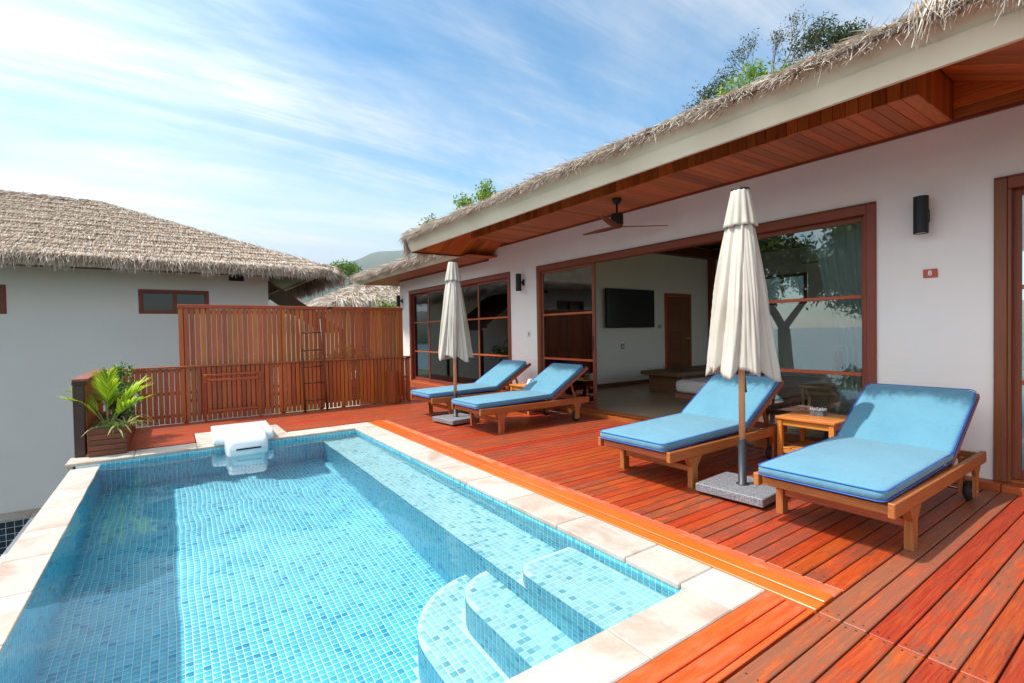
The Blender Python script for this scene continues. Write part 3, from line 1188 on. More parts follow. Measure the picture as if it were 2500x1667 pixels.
def hang(a, b, n, Lr, out, spread=0.25, wd=(0.005, 0.011), bright=1.0, warm=0.0, zr=(-0.03, 0.05)):
    """straws hanging straight down from an eave"""
    a, b, out = np.array(a, float), np.array(b, float), np.array(out, float)
    t = RNG.random(n)
    al = (b - a) / np.linalg.norm(b - a)
    P0 = a + (b - a) * t[:, None] + out * RNG.uniform(-0.06, 0.03, (n, 1))
    P0[:, 2] += RNG.uniform(*zr, n)
    D = np.array([0, 0, -1.0]) + out * RNG.normal(0.18, 0.16, (n, 1)) + al * RNG.normal(0, spread, (n, 1))
    ln = np.linalg.norm(b - a)
    tuft = 0.5 + 0.5 * np.sin(t * ln * 14 + 3 * np.sin(t * ln * 4.1))
    return blades(P0, D, RNG.uniform(*Lr, n) * (0.55 + 0.6 * tuft), RNG.uniform(*wd, n), np.zeros(n), straw_cols(n, bright, warm))


# ------------------------------------------------------------------ the villa
WX = 5.36
villa = site('villa', 'white villa with thatched eave, wooden soffit and sliding glass doors along the deck', 'house', (8.5, 6.0, 0.0))
wb = MB()
ZT = 2.42
wb.box(WX, WX + 0.16, -2.5, 13.11, ZT, 3.30)
for a, b in ((-2.5, -0.75), (0.991, 1.777), (6.853, 7.676), (12.463, 13.11)):
    wb.box(WX, WX + 0.16, a, b, -0.3, ZT)
wb.box(WX + 0.16, 11.75, 12.95, 13.11, -0.3, 3.3)
part('wall', wb, M['wall'], villa)
kb = MB()
for a, b in ((-2.5, 0.93), (0.934, 1.80), (1.804, 6.83), (6.834, 7.70), (7.704, 12.44), (12.444, 13.2)):
    bb_ = MB()
    bb_.box(5.243, WX + 0.005, a, b, -0.04, 0.052, 0.006)
    part('sill', bb_, M['sill'], villa)


def sliding_door(y0, y1, panels, label=None):
    """frame in the wall; panels = list of (ya, yb, x) glazed leaves"""
    root = bpy.data.objects.new('sliding_door', None)
    COL.objects.link(root)
    root.parent = villa
    root.matrix_parent_inverse = PINV[villa.name]
    root.location = (WX, (y0 + y1) / 2, 0)
    PINV[root.name] = Matrix.Translation(-Vector((WX, (y0 + y1) / 2, 0)))
    if label:
        root['label'] = label
    fw = 0.075
    for (a, b) in ((y0, y0 + fw), (y1 - fw, y1)):
        m_ = MB()
        m_.box(WX - 0.022, WX + 0.13, a, b, 0.053, ZT - 0.002, 0.004)
        m_.box(WX - 0.012, WX + 0.10, (a + fw + 0.001) if a == y0 else (a - 0.023), (a + fw + 0.022) if a == y0 else (a - 0.001), 0.053, ZT - 0.09, 0.003)
        part('jamb', m_, M['frame'], root)
    m_ = MB()
    m_.box(WX - 0.025, WX + 0.13, y0, y1, ZT, ZT + 0.012, 0.002)
    m_.box(WX - 0.018, WX + 0.125, y0 + fw + .001, y1 - fw - .001, ZT - 0.088, ZT - 0.001, 0.004)
    part('head', m_, M['frame_y'], root)
    m_ = MB()
    m_.box(WX + 0.006, WX + 0.13, y0 + fw + .001, y1 - fw - .001, 0.053, 0.072, 0.002)
    part('track', m_, M['sill'], root)
    for (ya, yb, xo) in panels:
        sw = 0.055
        x0, x1 = WX + xo, WX + xo + 0.036
        z0, z1 = 0.074, ZT - 0.09
        for (a, b) in ((ya, ya + sw), (yb - sw, yb)):
            m_ = MB()
            m_.box(x0, x1, a, b, z0, z1, 0.003)
            part('stile', m_, M['frame'], root)
        for (a, b) in ((z0, z0 + 0.075), (z1 - 0.05, z1)):
            m_ = MB()
            m_.box(x0 + .001, x1 - .001, ya + sw, yb - sw, a, b, 0.003)
            part('door_rail', m_, M['frame_y'], root)
        for zc in (0.835, 1.570):
            m_ = MB()
            m_.box(x0 - 0.004, x0 + 0.011, ya + sw, yb - sw, zc - 0.017, zc + 0.017, 0.003)
            part('glazing_bar', m_, M['sill'], root)
        m_ = MB()
        m_.box(x0 + 0.012, x0 + 0.018, ya + sw - .004, yb - sw + .004, z0 + 0.07, z1 - 0.045)
        part('pane', m_, M['glass_far'] if y0 > 7 else M['glass'], root)
    return root


d_right = sliding_door(-0.75, 0.991, [(-0.68, 0.12, 0.02), (0.10, 0.905, 0.065)], 'sliding glass door at the near end of the wall, cut by the photo edge')
d_big = sliding_door(1.777, 6.853, [(5.455, 6.765, 0.02), (1.865, 3.16, 0.065)], 'wide sliding glass door standing open to the living room')
d_far = sliding_door(7.676, 12.463, [(7.765, 8.93, 0.02), (8.90, 10.06, 0.065), (10.04, 11.36, 0.02), (11.33, 12.375, 0.065)], 'sliding glass door of the far bedroom, closed')
hb = MB()
hb.box(WX + 0.012, WX + 0.02, 5.476, 5.494, 0.98, 1.20, 0.002)
part('handle', hb, M['black'], d_big)

# fascia and soffit
XF, ZFb = 3.68, 2.78
YE = 8.42
fa = MB()
lean = 0.40


def fascia_panel(mb, x, z, y0, y1, h, t=0.03, endlean=0.0):
    dx = lean * h
    v = []
    for (xx, z_) in ((x, z), (x - dx, z + h), (x - dx + t, z + h), (x + t, z)):
        top = z_ > z + 1e-6
        v.append((xx, y0, z_))
        v.append((xx, y1 + (endlean if top else 0), z_))
    mb.add(v, [(0, 1, 3, 2), (2, 3, 5, 4), (4, 5, 7, 6), (6, 7, 1, 0), (0, 2, 4, 6), (1, 7, 5, 3)])


fascia_panel(fa, XF, ZFb, -1.2, YE, 0.125, 0.03, 0.05)
fascia_panel(fa, XF - lean * 0.126 + 0.014, ZFb + 0.126, -1.2, YE + 0.05, 0.16, 0.03, 0.06)
# return along the far end
v = [(XF, YE, ZFb), (4.66, YE, ZFb), (XF - 0.11, YE + 0.11, ZFb + 0.285), (4.66, YE + 0.11, ZFb + 0.285), (XF + .03, YE - 0.03, ZFb), (4.66, YE - 0.03, ZFb), (XF - 0.08, YE + 0.08, ZFb + 0.285), (4.66, YE + 0.08, ZFb + 0.285)]
fa.add(v, [(0, 1, 3, 2), (4, 6, 7, 5), (0, 4, 5, 1), (2, 3, 7, 6), (0, 2, 6, 4), (1, 5, 7, 3)])
part('fascia', fa, M['fascia'], villa)
f2 = MB()
X2F, Z2F, Y2A, Y2B = 4.66, 2.751, 8.40, 14.45
fascia_panel(f2, X2F, Z2F, Y2A, Y2B, 0.20, 0.03, 0.07)
v = [(X2F, Y2B, Z2F), (9.0, Y2B, Z2F), (X2F - 0.08, Y2B + 0.08, Z2F + 0.2), (9.0, Y2B + 0.08, Z2F + 0.2), (X2F + .03, Y2B - .03, Z2F), (9.0, Y2B - .03, Z2F), (X2F - .05, Y2B + .05, Z2F + .2), (9.0, Y2B + .05, Z2F + .2)]
f2.add(v, [(0, 1, 3, 2), (4, 6, 7, 5), (0, 4, 5, 1), (2, 3, 7, 6), (0, 2, 6, 4), (1, 5, 7, 3)])
part('fascia', f2, M['fascia'], villa)

XBX, ZBX, YB0, YB1 = 4.51, 2.968, 1.245, 7.655
sf = MB()
sf.add([(XF + .02, -1.2, 2.80), (XF + .02, YE, 2.80), (WX, YE, 3.52), (WX, -1.2, 3.52)], [(0, 1, 2, 3)])
sf.box(XBX + 0.03, WX + 0.02, YB0 + 0.03, YB1 - 0.03, ZBX + 0.022, ZBX + 0.04)
soffit = part('soffit', sf, M['dark_wood'], villa)
PINV[soffit.name] = Matrix.Identity(4)
sb_cache = {}


def sboard(p0, p1, w, t, mat, up=(0, 0, 1)):
    p0, p1 = Vector(p0), Vector(p1)
    d = p1 - p0
    L = round(d.length, 3)
    key = (L, w, t, mat.name, tuple(up))
    x = d.normalized()
    y = Vector(up).cross(x).normalized()
    z = x.cross(y)
    ax = mat.name
    R = Matrix(((x.x, y.x, z.x, p0.x), (x.y, y.y, z.y, p0.y), (x.z, y.z, z.z, p0.z), (0, 0, 0, 1)))
    if key not in sb_cache:
        b = MB()
        b.box(0, L, -w / 2, w / 2, -t / 2, t / 2, 0.003)
        sb_cache[key] = b.mesh('soffit_board', mat)
    o = link('soffit_board', sb_cache[key], soffit)
    o.matrix_local = R
    return o


n = int((YB1 - YB0) / 0.0915)
pw = (YB1 - YB0) / n
for i in range(n):
    yc = YB0 + (i + 0.5) * pw
    sboard((XBX + 0.016, yc, ZBX + 0.009), (WX - 0.025, yc, ZBX + 0.009), round(pw - 0.004, 4), 0.016, M['soffit'])
    sboard((XBX, yc, ZBX), (XBX, yc, ZBX + 0.34), round(pw - 0.004, 4), 0.016, M['soffit'], up=(1, 0, 0))
for i in range(9):
    xc = XBX + 0.05 + i * 0.094
    sboard((xc, YB0, ZBX), (xc, YB0, ZBX + 0.42), 0.09, 0.016, M['soffit'], up=(0, 1, 0))
    sboard((xc, YB1, ZBX), (xc, YB1, ZBX + 0.42), 0.09, 0.016, M['soffit'], up=(0, 1, 0))
for i in range(17):
    xc = XF + 0.09 + i * 0.0965
    if xc > 4.4:
        sboard((xc, -0.6, 2.52), (xc, 1.22, 3.28), 0.0925, 0.016, M['soffit'])
    sboard((xc, YE - 0.03, 2.80), (xc, 7.68, 3.125), 0.0925, 0.016, M['soffit'])
for i in range(5):
    zc = ZBX + 0.05 + i * 0.086
    sboard((WX - 0.012, -1.2, zc), (WX - 0.012, YB0 - 0.01, zc), 0.016, 0.082, M['soffit'])
    sboard((WX - 0.012, YB1 + 0.01, zc), (WX - 0.012, YE, zc), 0.016, 0.082, M['soffit'])
for i in range(8):
    xc = X2F + 0.07 + i * 0.0865
    sboard((xc, Y2A - 0.3, 2.772), (xc, Y2B - 0.04, 2.772), 0.0825, 0.016, M['soffit'])
for i in range(14):
    xc = WX + 0.02 + i * 0.0865
    sboard((xc, 13.13, 2.772), (xc, Y2B - 0.04, 2.772), 0.0825, 0.016, M['soffit'])
tr = MB()
tr.box(WX - 0.022, WX - 0.001, -2.5, YE, ZBX - 0.022, ZBX + 0.006, 0.003)
tr.box(WX - 0.03, WX - 0.001, YE + .002, 13.1, 2.73, 2.80, 0.003)
tr.box(XF + 0.01, WX - 0.03, YE - 0.035, YE - 0.005, ZFb - 0.018, ZFb + 0.01, 0.003)
part('trim', tr, M['frame_y'], villa)

# roofs
rb = MB()


def hip_roof(mb, x0, x1, y0, y1, z, s, th=0.13, open0=False):
    hw = (x1 - x0) / 2
    xm = (x0 + x1) / 2
    zr = z + s * hw
    ya = y0 if open0 else y0 + hw
    yb = y1 - hw
    o = [(x0, y0, z), (x1, y0, z), (x1, y1, z), (x0, y1, z), (xm, ya, zr), (xm, yb, zr)]
    u = [(p[0], p[1], p[2] - th) for p in o]
    fs = [(0, 4, 5, 3), (1, 2, 5, 4), (2, 3, 5), (0, 1, 4)]
    mb.add(o + u, fs + [tuple(6 + i for i in f)[::-1] for f in fs] + [(0, 3, 9, 6), (3, 2, 8, 9), (2, 1, 7, 8), (1, 0, 6, 7)])


hip_roof(rb, 3.56, 13.7, -1.2, 8.47, 3.085, 0.40, 0.07, True)
part('roof', rb, M['thatch_bed'], villa)
rb2 = MB()
rb2.add([(4.56, 8.3, 3.02), (4.56, 14.52, 3.02), (9.5, 14.52, 4.1), (9.5, 8.3, 4.1), (4.56, 8.3, 2.95), (4.56, 14.52, 2.95), (9.5, 14.52, 4.0), (9.5, 8.3, 4.0)], [(0, 1, 2, 3), (7, 6, 5, 4), (0, 4, 5, 1), (1, 5, 6, 2), (2, 6, 7, 3), (3, 7, 4, 0)])
part('roof', rb2, M['thatch_bed'], villa)
lst = [
    fringe((3.55, -1.2, 3.07), (3.55, 8.47, 3.07), (-1, 0, 0), 12000, 0.40, (0.08, 0.20), 0.75, (0.0, 0.16), (0.004, 0.009), (0.0, 0.05), (-0.055, 0.015)),
    fringe((3.55, -1.2, 3.07), (3.55, 8.47, 3.07), (-1, 0, 0), 5000, 0.40, (0.08, 0.20), 2.2, (0.0, 0.10), (0.003, 0.007), (-0.02, 0.04), (-0.06, 0.015)),
    hang((3.53, 1.1, 3.03), (3.53, 8.45, 3.03), 420, (0.03, 0.16), (-1, 0, 0), 0.6, (0.003, 0.006)),
    hang((3.52, -1.2, 3.09), (3.52, 1.0, 3.09), 1900, (0.10, 0.25), (-1, 0, 0), 0.30, (0.004, 0.009), 1.12),
    hang((3.58, 8.50, 3.00), (4.6, 8.50, 3.00), 1300, (0.18, 0.40), (0, 1, 0), 0.16, (0.004, 0.008), 1.0, 0.5),
    fringe((3.55, 8.47, 3.07), (4.6, 8.47, 3.07), (0, 1, 0), 2000, 0.40, (0.10, 0.24), 0.5, (0.0, 0.2), (0.004, 0.009), (0.0, 0.08), (-0.06, 0.02)),
    fringe((4.56, 8.6, 2.97), (4.56, 14.5, 2.97), (-1, 0, 0), 9000, 0.22, (0.16, 0.32), 0.5, (0.0, 0.4), (0.006, 0.012), (0.0, 0.10), (-0.06, 0.05)),
    hang((4.54, 8.6, 2.95), (4.54, 14.5, 2.95), 700, (0.06, 0.2), (-1, 0, 0), 0.4, (0.004, 0.009)),
    hang((4.6, 14.5, 2.95), (7.0, 14.5, 2.95), 1500, (0.15, 0.32), (0, 1, 0), 0.2, (0.006, 0.010), 1.0, 0.3),
]
thatch_part(lst, villa)

# ------------------------------------------------------------------ rooms behind the glass
rm = MB()
rm.box(WX + 0.16, 11.75, 7.59, 7.72, 0.0, 3.4)
rm.box(11.75, 11.9, 3.2, 13.1, 0.0, 1.80)  # unseen end of the back wall left open, added to let daylight in
rm.box(11.75, 11.9, -0.7, 13.1, 2.50, 3.4)
rm.box(11.75, 11.9, 3.2, 5.2, 1.80, 2.50)
rm.box(11.75, 11.9, 6.3, 13.1, 1.80, 2.50)
rm.box(WX + 0.16, 11.75, -0.9, -0.76, 2.9, 3.4)
rm.box(WX + 0.16, 5.9, -0.9, -0.76, 0.0, 2.9)  # unseen side wall mostly open, made up to brighten the living room
rm.box(11.3, 11.75, -0.9, -0.76, 0.0, 2.9)
rm.box(9.2, 9.32, 7.72, 12.95, 0.0, 3.2)
part('interior_wall', rm, M['wall'], villa)
fl = MB()
fl.box(WX + 0.131, 11.75, -0.76, 12.95, -0.05, 0.045)
part('floor', fl, M['int_floor'], villa)
ce = MB()
ce.box(WX + 0.16, 11.75, -0.7, 7.59, 3.36, 3.40)
ce.box(WX + 0.16, 11.75, 7.72, 12.95, 2.70, 2.74)
part('ceiling', ce, M['ceiling'], villa)
for x in (7.0, 8.6, 10.2):
    b = MB()
    b.box(x, x + 0.09, 1.37, 7.59, 3.22, 3.36, 0.004)
    part('ceiling_beam', b, M['ceiling'], villa)
b = MB()
b.box(WX + 0.16, 11.75, 7.40, 7.585, 3.07, 3.30, 0.005)
b.box(11.57, 11.745, 1.40, 7.40, 3.07, 3.30, 0.005)
part('ceiling_beam', b, M['ceiling'], villa)
b = MB()
b.box(11.60, 11.745, 7.44, 7.585, 0.046, 3.07, 0.006)
part('column', b, M['int_wood'], villa)
b = MB()
b.box(WX + 0.17, 9.8, 7.57, 7.588, 0.047, 0.14, 0.003)
b.box(10.86, 11.58, 7.57, 7.588, 0.047, 0.14, 0.003)
part('skirting', b, M['int_bench'], villa)
idr = link('interior_door', None, villa)
for (x0, x1, z0, z1) in ((9.82, 9.89, 0.05, 2.15), (10.78, 10.85, 0.05, 2.15), (9.892, 10.778, 2.08, 2.15)):
    b = MB()
    b.box(x0, x1, 7.56, 7.592, z0, z1, 0.004)
    part('door_frame', b, M['sill'], idr)
b = MB()
b.box(9.895, 10.775, 7.574, 7.592, 0.055, 2.075, 0.003)
part('door_leaf', b, M['int_wood'], idr)
for i in range(7):
    b = MB()
    b.box(10.0, 10.45, 7.564, 7.5735, 0.2 + i * 0.26, 0.44 + i * 0.26, 0.003)
    part('door_panel', b, M['int_wood'], idr)
b = MB()
b.box(10.62, 10.74, 7.53, 7.55, 1.03, 1.05, 0.003)
b.tube([(10.73, 7.575, 1.04), (10.73, 7.54, 1.04)], 0.012, 8)
part('handle', b, M['chrome'], idr)
wi = link('window', None, villa)
b = MB()
for (y0, y1, z0, z1) in ((5.2, 6.3, 1.80, 1.87), (5.2, 6.3, 2.43, 2.5), (5.2, 5.27, 1.872, 2.428), (6.23, 6.3, 1.872, 2.428), (5.72, 5.78, 1.872, 2.428)):
    b.box(11.70, 11.748, y0, y1, z0, z1, 0.004)
part('window_frame', b, M['frame'], wi)
b = MB()
b.box(11.72, 11.73, 5.27, 6.23, 1.87, 2.43)
part('pane', b, M['glass_dark'], wi)

tv = thing('television', 'large black flat television mounted on the white living room wall', 'television', (8.53, 7.50, 1.33))
b = MB()
b.box(-0.80, 0.78, -0.03, 0.02, 0.0, 0.86, 0.008)
part('housing', b, M['black'], tv)
b = MB()
b.box(-0.785, 0.765, -0.0325, -0.031, 0.02, 0.845)
part('screen', b, M['screen'], tv)
b = MB()
b.box(-0.15, 0.15, 0.021, 0.085, 0.3, 0.6, 0.004)
part('wall_mount', b, M['black'], tv)


def plate(x, y, z, label, cat, n, mat=None, face='Y', w=0.075, h=0.075):
    t = thing(n, label, cat, (x, y, z))
    b = MB()
    if face == 'Y':
        b.box(-w / 2, w / 2, -0.01, 0.0, -h / 2, h / 2, 0.003)
        part('cover_plate', b, mat or M['grey_plastic'], t)
        b = MB()
        b.box(-w * .28, w * .28, -0.0145, -0.0105, -h * .22, h * .22, 0.0015)
        part('rocker', b, M['white_plastic'], t)
    else:
        b.box(-0.01, 0.0, -w / 2, w / 2, -h / 2, h / 2, 0.003)
        part('cover_plate', b, mat or M['grey_plastic'], t)
        b = MB()
        b.box(-0.0145, -0.0105, -w * .05, w * .38, -h * .25, h * .25, 0.0015)
        part('rocker', b, M['white_plastic'], t)
        b = MB()
        b.box(-0.0125, -0.0105, -w * .36, -w * .1, -h * .25, h * .25, 0.0007)
        part('socket', b, M['grey_plastic'], t)
    return t


plate(9.637, 7.588, 1.347, 'small grey light switch on the wall beside the interior door', 'switch', 'light_switch', w=0.11)
plate(8.335, 7.588, 0.932, 'small grey socket on the wall below the television', 'socket', 'wall_socket', w=0.11, h=0.10)
plate(WX - 0.001, 7.13, 1.242, 'white switch plate on the outer wall between the two glass doors', 'switch', 'light_switch', M['white_plastic'], 'X', 0.11, 0.11)

tb = thing('tv_bench', 'low dark wooden bench against the living room wall by the interior door', 'bench', (9.15, 6.1, 0.045))
b = MB()
b.box(-1.45, 1.45, -0.42, 0.45, 0.36, 0.44, 0.008)
part('top', b, M['int_bench'], tb)
for x0 in (-1.25, 1.13):
    b = MB()
    b.box(x0, x0 + 0.12, -0.38, 0.40, 0.0, 0.36, 0.006)
    part('leg', b, M['int_bench'], tb)
b = MB()
b.box(-1.12, 1.12, 0.1, 0.16, 0.1, 0.3, 0.004)
part('stretcher', b, M['int_bench'], tb)
rc = thing('remote_control', 'white remote control in a dark holder on the low bench', 'remote', (9.75, 6.1, 0.486))
b = MB()
b.box(-0.06, 0.06, -0.05, 0.05, 0, 0.09, 0.006)
part('holder', b, M['black'], rc)
b = MB()
b.box(0.065, 0.115, -0.03, -0.01, 0.0, 0.17, 0.006)
part('handset', b, M['white_plastic'], rc)


def slab_cushion(L, Wd, T, r=0.05, puff=0.012, n=6, er=0.02):
    """soft rectangular pad: rounded corners, rounded edge, slightly domed top; origin at the bottom centre of its -x end"""
    ring = []
    for cx, cy, a0 in ((L - r, Wd / 2 - r, 0), (r, Wd / 2 - r, 90), (r, -Wd / 2 + r, 180), (L - r, -Wd / 2 + r, 270)):
        for i in range(n + 1):
            a = radians(a0 + 90 * i / n)
            ring.append((cx + r * cos(a), cy + r * sin(a)))
    mid = (L / 2, 0)
    prof = [(er * 1.2, 0.0), (er * 0.35, T * 0.06), (0.0, T * 0.22), (-0.004, T * 0.5), (0.0, T * 0.80), (er * 0.35, T * 0.95), (er * 1.2, T)]
    mb = MB()
    k = len(ring)

    def ins(p, d):
        vx, vy = mid[0] - p[0], mid[1] - p[1]
        fx = d if abs(vx) > 1e-6 else 0
        return (p[0] + (1 if vx > 0 else -1) * min(abs(vx), d), p[1] + (1 if vy > 0 else -1) * min(abs(vy), d))
    for d, z in prof:
        for p in ring:
            a = ins(p, d)
            mb.v.append((a[0], a[1], z))
    for s_, z in ((0.70, T + puff * 0.7), (0.35, T + puff)):
        for p in ring:
            mb.v.append((mid[0] + (p[0] - mid[0]) * s_, mid[1] + (p[1] - mid[1]) * s_, z))
    R = len(prof) + 2
    for i in range(R - 1):
        for j in range(k):
            mb.f.append((i * k + j, i * k + (j + 1) % k, (i + 1) * k + (j + 1) % k, (i + 1) * k + j))
    mb.f.append(tuple(range(k))[::-1])
    mb.f.append(tuple(range((R - 1) * k, R * k)))
    return mb, ring


db = thing('daybed', 'low grey daybed on a wooden base in the middle of the living room', 'daybed', (6.62, 4.2, 0.045))
m_, _r = slab_cushion(1.9, 1.5, 0.2, 0.09, 0.02, 6, 0.05)
part('mattress', m_, M['linen'], db, True, loc=(0, 0, 0.24))
b = MB()
b.box(-0.02, 1.95, -0.72, 0.72, 0.16, 0.235, 0.006)
part('base_frame', b, M['int_bench'], db)
for x0 in (0.12, 1.6):
    for y0 in (-0.55, 0.43):
        b = MB()
        b.box(x0, x0 + 0.12, y0, y0 + 0.12, 0, 0.16, 0.004)
        part('leg', b, M['int_bench'], db)

ac = thing('air_conditioner', 'white air conditioner high on the back wall of the living room', 'air conditioner', (11.74, 4.85, 2.68))
b = MB()
b.box(-0.22, 0.0, -0.42, 0.42, 0.02, 0.30, 0.03)
part('casing', b, M['white_plastic'], ac)
b = MB()
b.box(-0.215, -0.12, -0.38, 0.38, 0.0, 0.018, 0.004)
part('louvre', b, M['grey_plastic'], ac)


def rattan_chair(loc, rz, label):
    t = thing('rattan_chair', label, 'chair', loc, rz, 'rattan chairs around the dining table')
    b = MB()
    b.box(-0.25, 0.25, -0.25, 0.22, 0.40, 0.45, 0.02)
    part('seat', b, M['rattan'], t)
    b = MB()
    b.box(-0.25, 0.25, -0.02, 0.03, 0.0, 0.48, 0.02, Matrix.Translation((0, 0.24, 0.45)) @ Matrix.Rotation(radians(-12), 4, 'X'))
    part('backrest', b, M['rattan'], t)
    for sx in (-0.22, 0.22):
        for sy in (-0.21, 0.2):
            b = MB()
            b.tube([(sx, sy, 0), (sx * 0.95, sy * 0.95, 0.4)], [0.016, 0.02], 8)
            part('leg', b, M['rattan'], t)
    return t


rattan_chair((6.75, 2.75, 0.045), radians(205), 'woven rattan chair behind the glass, nearest the wall lamp side')
rattan_chair((7.35, 3.0, 0.045), radians(160), 'woven rattan chair behind the glass, deeper in the room')
dt = thing('dining_table', 'dark wooden dining table behind the near glass pane', 'table', (7.1, 2.05, 0.045))
b = MB()
b.box(-0.75, 0.75, -0.4, 0.4, 0.70, 0.75, 0.006)
part('top', b, M['int_bench'], dt)
for sx in (-0.66, 0.66):
    for sy in (-0.32, 0.32):
        b = MB()
        b.box(sx - .035, sx + .035, sy - .035, sy + .035, 0, 0.70, 0.004)
        part('leg', b, M['int_bench'], dt)


def curtain(x, y0, y1, z0, z1, folds, label, gather=0.0):
    b = MB()
    n = folds * 8
    rows = 10
    for r in range(rows + 1):
        f = r / rows
        z = z1 + (z0 - z1) * f
        for i in range(n + 1):
            u = i / n
            yy = y0 + (y1 - y0) * u
            if gather:
                c_ = y0 + (y1 - y0) * (0.0 if gather > 0 else 1.0)
                sq = 1 - abs(gather) * math.exp(-((f - 0.62) / 0.28) ** 2)
                yy = c_ + (yy - c_) * sq
            b.v.append((x + 0.03 * sin(u * folds * 2 * pi + 0.6 * sin(f * 3)) * (0.6 + 0.4 * f), yy, z))
    for r in range(rows):
        for i in range(n):
            o = r * (n + 1) + i
            b.f.append((o, o + 1, o + n + 2, o + n + 1))
    o = part('curtain', b, M['curtain'], None, True)
    md = o.modifiers.new('thickness', 'SOLIDIFY')
    md.thickness = 0.003
    return tag(o, label, 'curtain')


curtain(5.72, 1.90, 2.45, 0.06, 2.40, 6, 'sheer curtain drawn aside behind the near glass pane', 0.45)
curtain(5.72, 6.05, 6.74, 0.06, 2.40, 7, 'sheer curtain behind the glass pane left of the open doorway', 0.4)
curtain(5.62, 7.80, 8.35, 0.06, 2.40, 6, 'pale curtain at the near side of the far bedroom door', 0.5)
curtain(5.62, 10.15, 11.2, 0.06, 2.40, 9, 'pale curtain in the middle of the far bedroom door', 0.35)
curtain(5.72, -0.3, 0.85, 0.06, 2.40, 9, 'sheer curtain behind the glass door at the photo edge', 0.15)

so = thing('armchair', 'wooden armchair with cream cushions inside the far bedroom', 'armchair', (6.6, 8.3, 0.045), radians(90))
m_, _r = slab_cushion(0.6, 0.6, 0.14, 0.06, 0.02)
part('seat_cushion', m_, M['curtain'], so, True, loc=(-0.3, 0, 0.32))
m_, _r = slab_cushion(0.5, 0.6, 0.13, 0.06, 0.02)
part('back_cushion', m_, M['curtain'], so, True, loc=(0.28, 0, 0.42), rot=(0, radians(-100), 0))
for sy in (-0.34, 0.34):
    b = MB()
    b.tube([(-0.3, sy, 0), (-0.3, sy, 0.5), (-0.24, sy, 0.56), (0.3, sy, 0.56), (0.36, sy, 0.1), (0.38, sy, 0)], 0.02, 8)
    part('arm_frame', b, M['teak'], so)
b = MB()
b.box(-0.3, 0.3, -0.33, 0.33, 0.27, 0.315, 0.004)
part('seat_frame', b, M['teak'], so)
m_gl, n_, l_, p_ = new_mat('lamp_glow')
p_.inputs['Base Color'].default_value = (1, 0.8, 0.5, 1)
p_.inputs['Emission Color'].default_value = (1, 0.62, 0.28, 1)
p_.inputs['Emission Strength'].default_value = 14.0
for (lx, ly, lz, lab) in ((7.6, 9.0, 1.55, 'small lit warm bulb lamp deep in the far bedroom, near side'), (8.2, 11.5, 1.45, 'small lit warm bulb lamp deep in the far bedroom, far side')):
    t_ = thing('bedside_lamp', lab, 'lamp', (lx, ly, lz), 0, 'lit bulbs in the far bedroom')
    b = MB()
    b.lathe([(0.0, -0.05), (0.035, -0.035), (0.05, 0), (0.035, 0.035), (0.0, 0.05)], 14, caps=False)
    part('bulb', b, m_gl, t_, True)
    b = MB()
    b.tube([(0, 0, 0.05), (0, 0, 2.70 - lz)], 0.004, 6)
    part('cord', b, M['black'], t_)
lr = thing('luggage_rack', 'folding luggage rack with crossed wooden legs behind the far glass door', 'luggage rack', (6.05, 10.45, 0.045))
for sx in (-0.18, 0.18):
    b = MB()
    b.bar((sx, -0.3, 0), (sx, 0.3, 0.62), 0.025, 0.035)
    part('leg', b, M['dark_wood'], lr)
    b = MB()
    b.bar((sx + 0.03, 0.3, 0), (sx + 0.03, -0.3, 0.62), 0.025, 0.035)
    part('leg', b, M['dark_wood'], lr)
b = MB()
b.box(-0.22, 0.25, -0.32, 0.32, 0.61, 0.625, 0.003)
part('top', b, M['dark_wood'], lr)

# ------------------------------------------------------------------ neighbour house
nb = site('neighbour_house', 'grey-white neighbouring house with a big thatched hip roof behind the fence', 'house', (-2.0, 15.5, -3.5))
NY, NXR, NXL = 11.9, 1.815, -6.5
b = MB()
wx0, wx1, wz0, wz1 = -0.461, 0.70, 1.766, 2.24
lx0, lx1, lz0, lz1 = -3.4, -2.27, 1.751, 2.253
b.box(NXL, lx0, NY, NY + 0.2, -3.5, 2.95)
b.box(lx0, lx1, NY, NY + 0.2, -3.5, lz0)
b.box(lx0, lx1, NY, NY + 0.2, lz1, 2.95)
b.box(lx1, wx0, NY, NY + 0.2, -3.5, 2.95)
b.box(wx0, wx1, NY, NY + 0.2, -3.5, wz0)
b.box(wx0, wx1, NY, NY + 0.2, wz1, 2.95)
b.box(wx1, NXR, NY, NY + 0.2, -3.5, 2.95)
b.box(NXR - 0.2, NXR, NY + 0.2, 19.0, -3.5, 2.95)
b.box(NXL, NXL + 0.2, NY + 0.2, 19.0, -3.5, 2.95)
b.box(NXL, NXR, 19.0, 19.2, -3.5, 2.95)
b.box(NXL + 0.2, NXR - 0.2, NY + 1.2, NY + 1.3, -3.5, 2.95)
part('wall', b, M['wall_n'], nb)
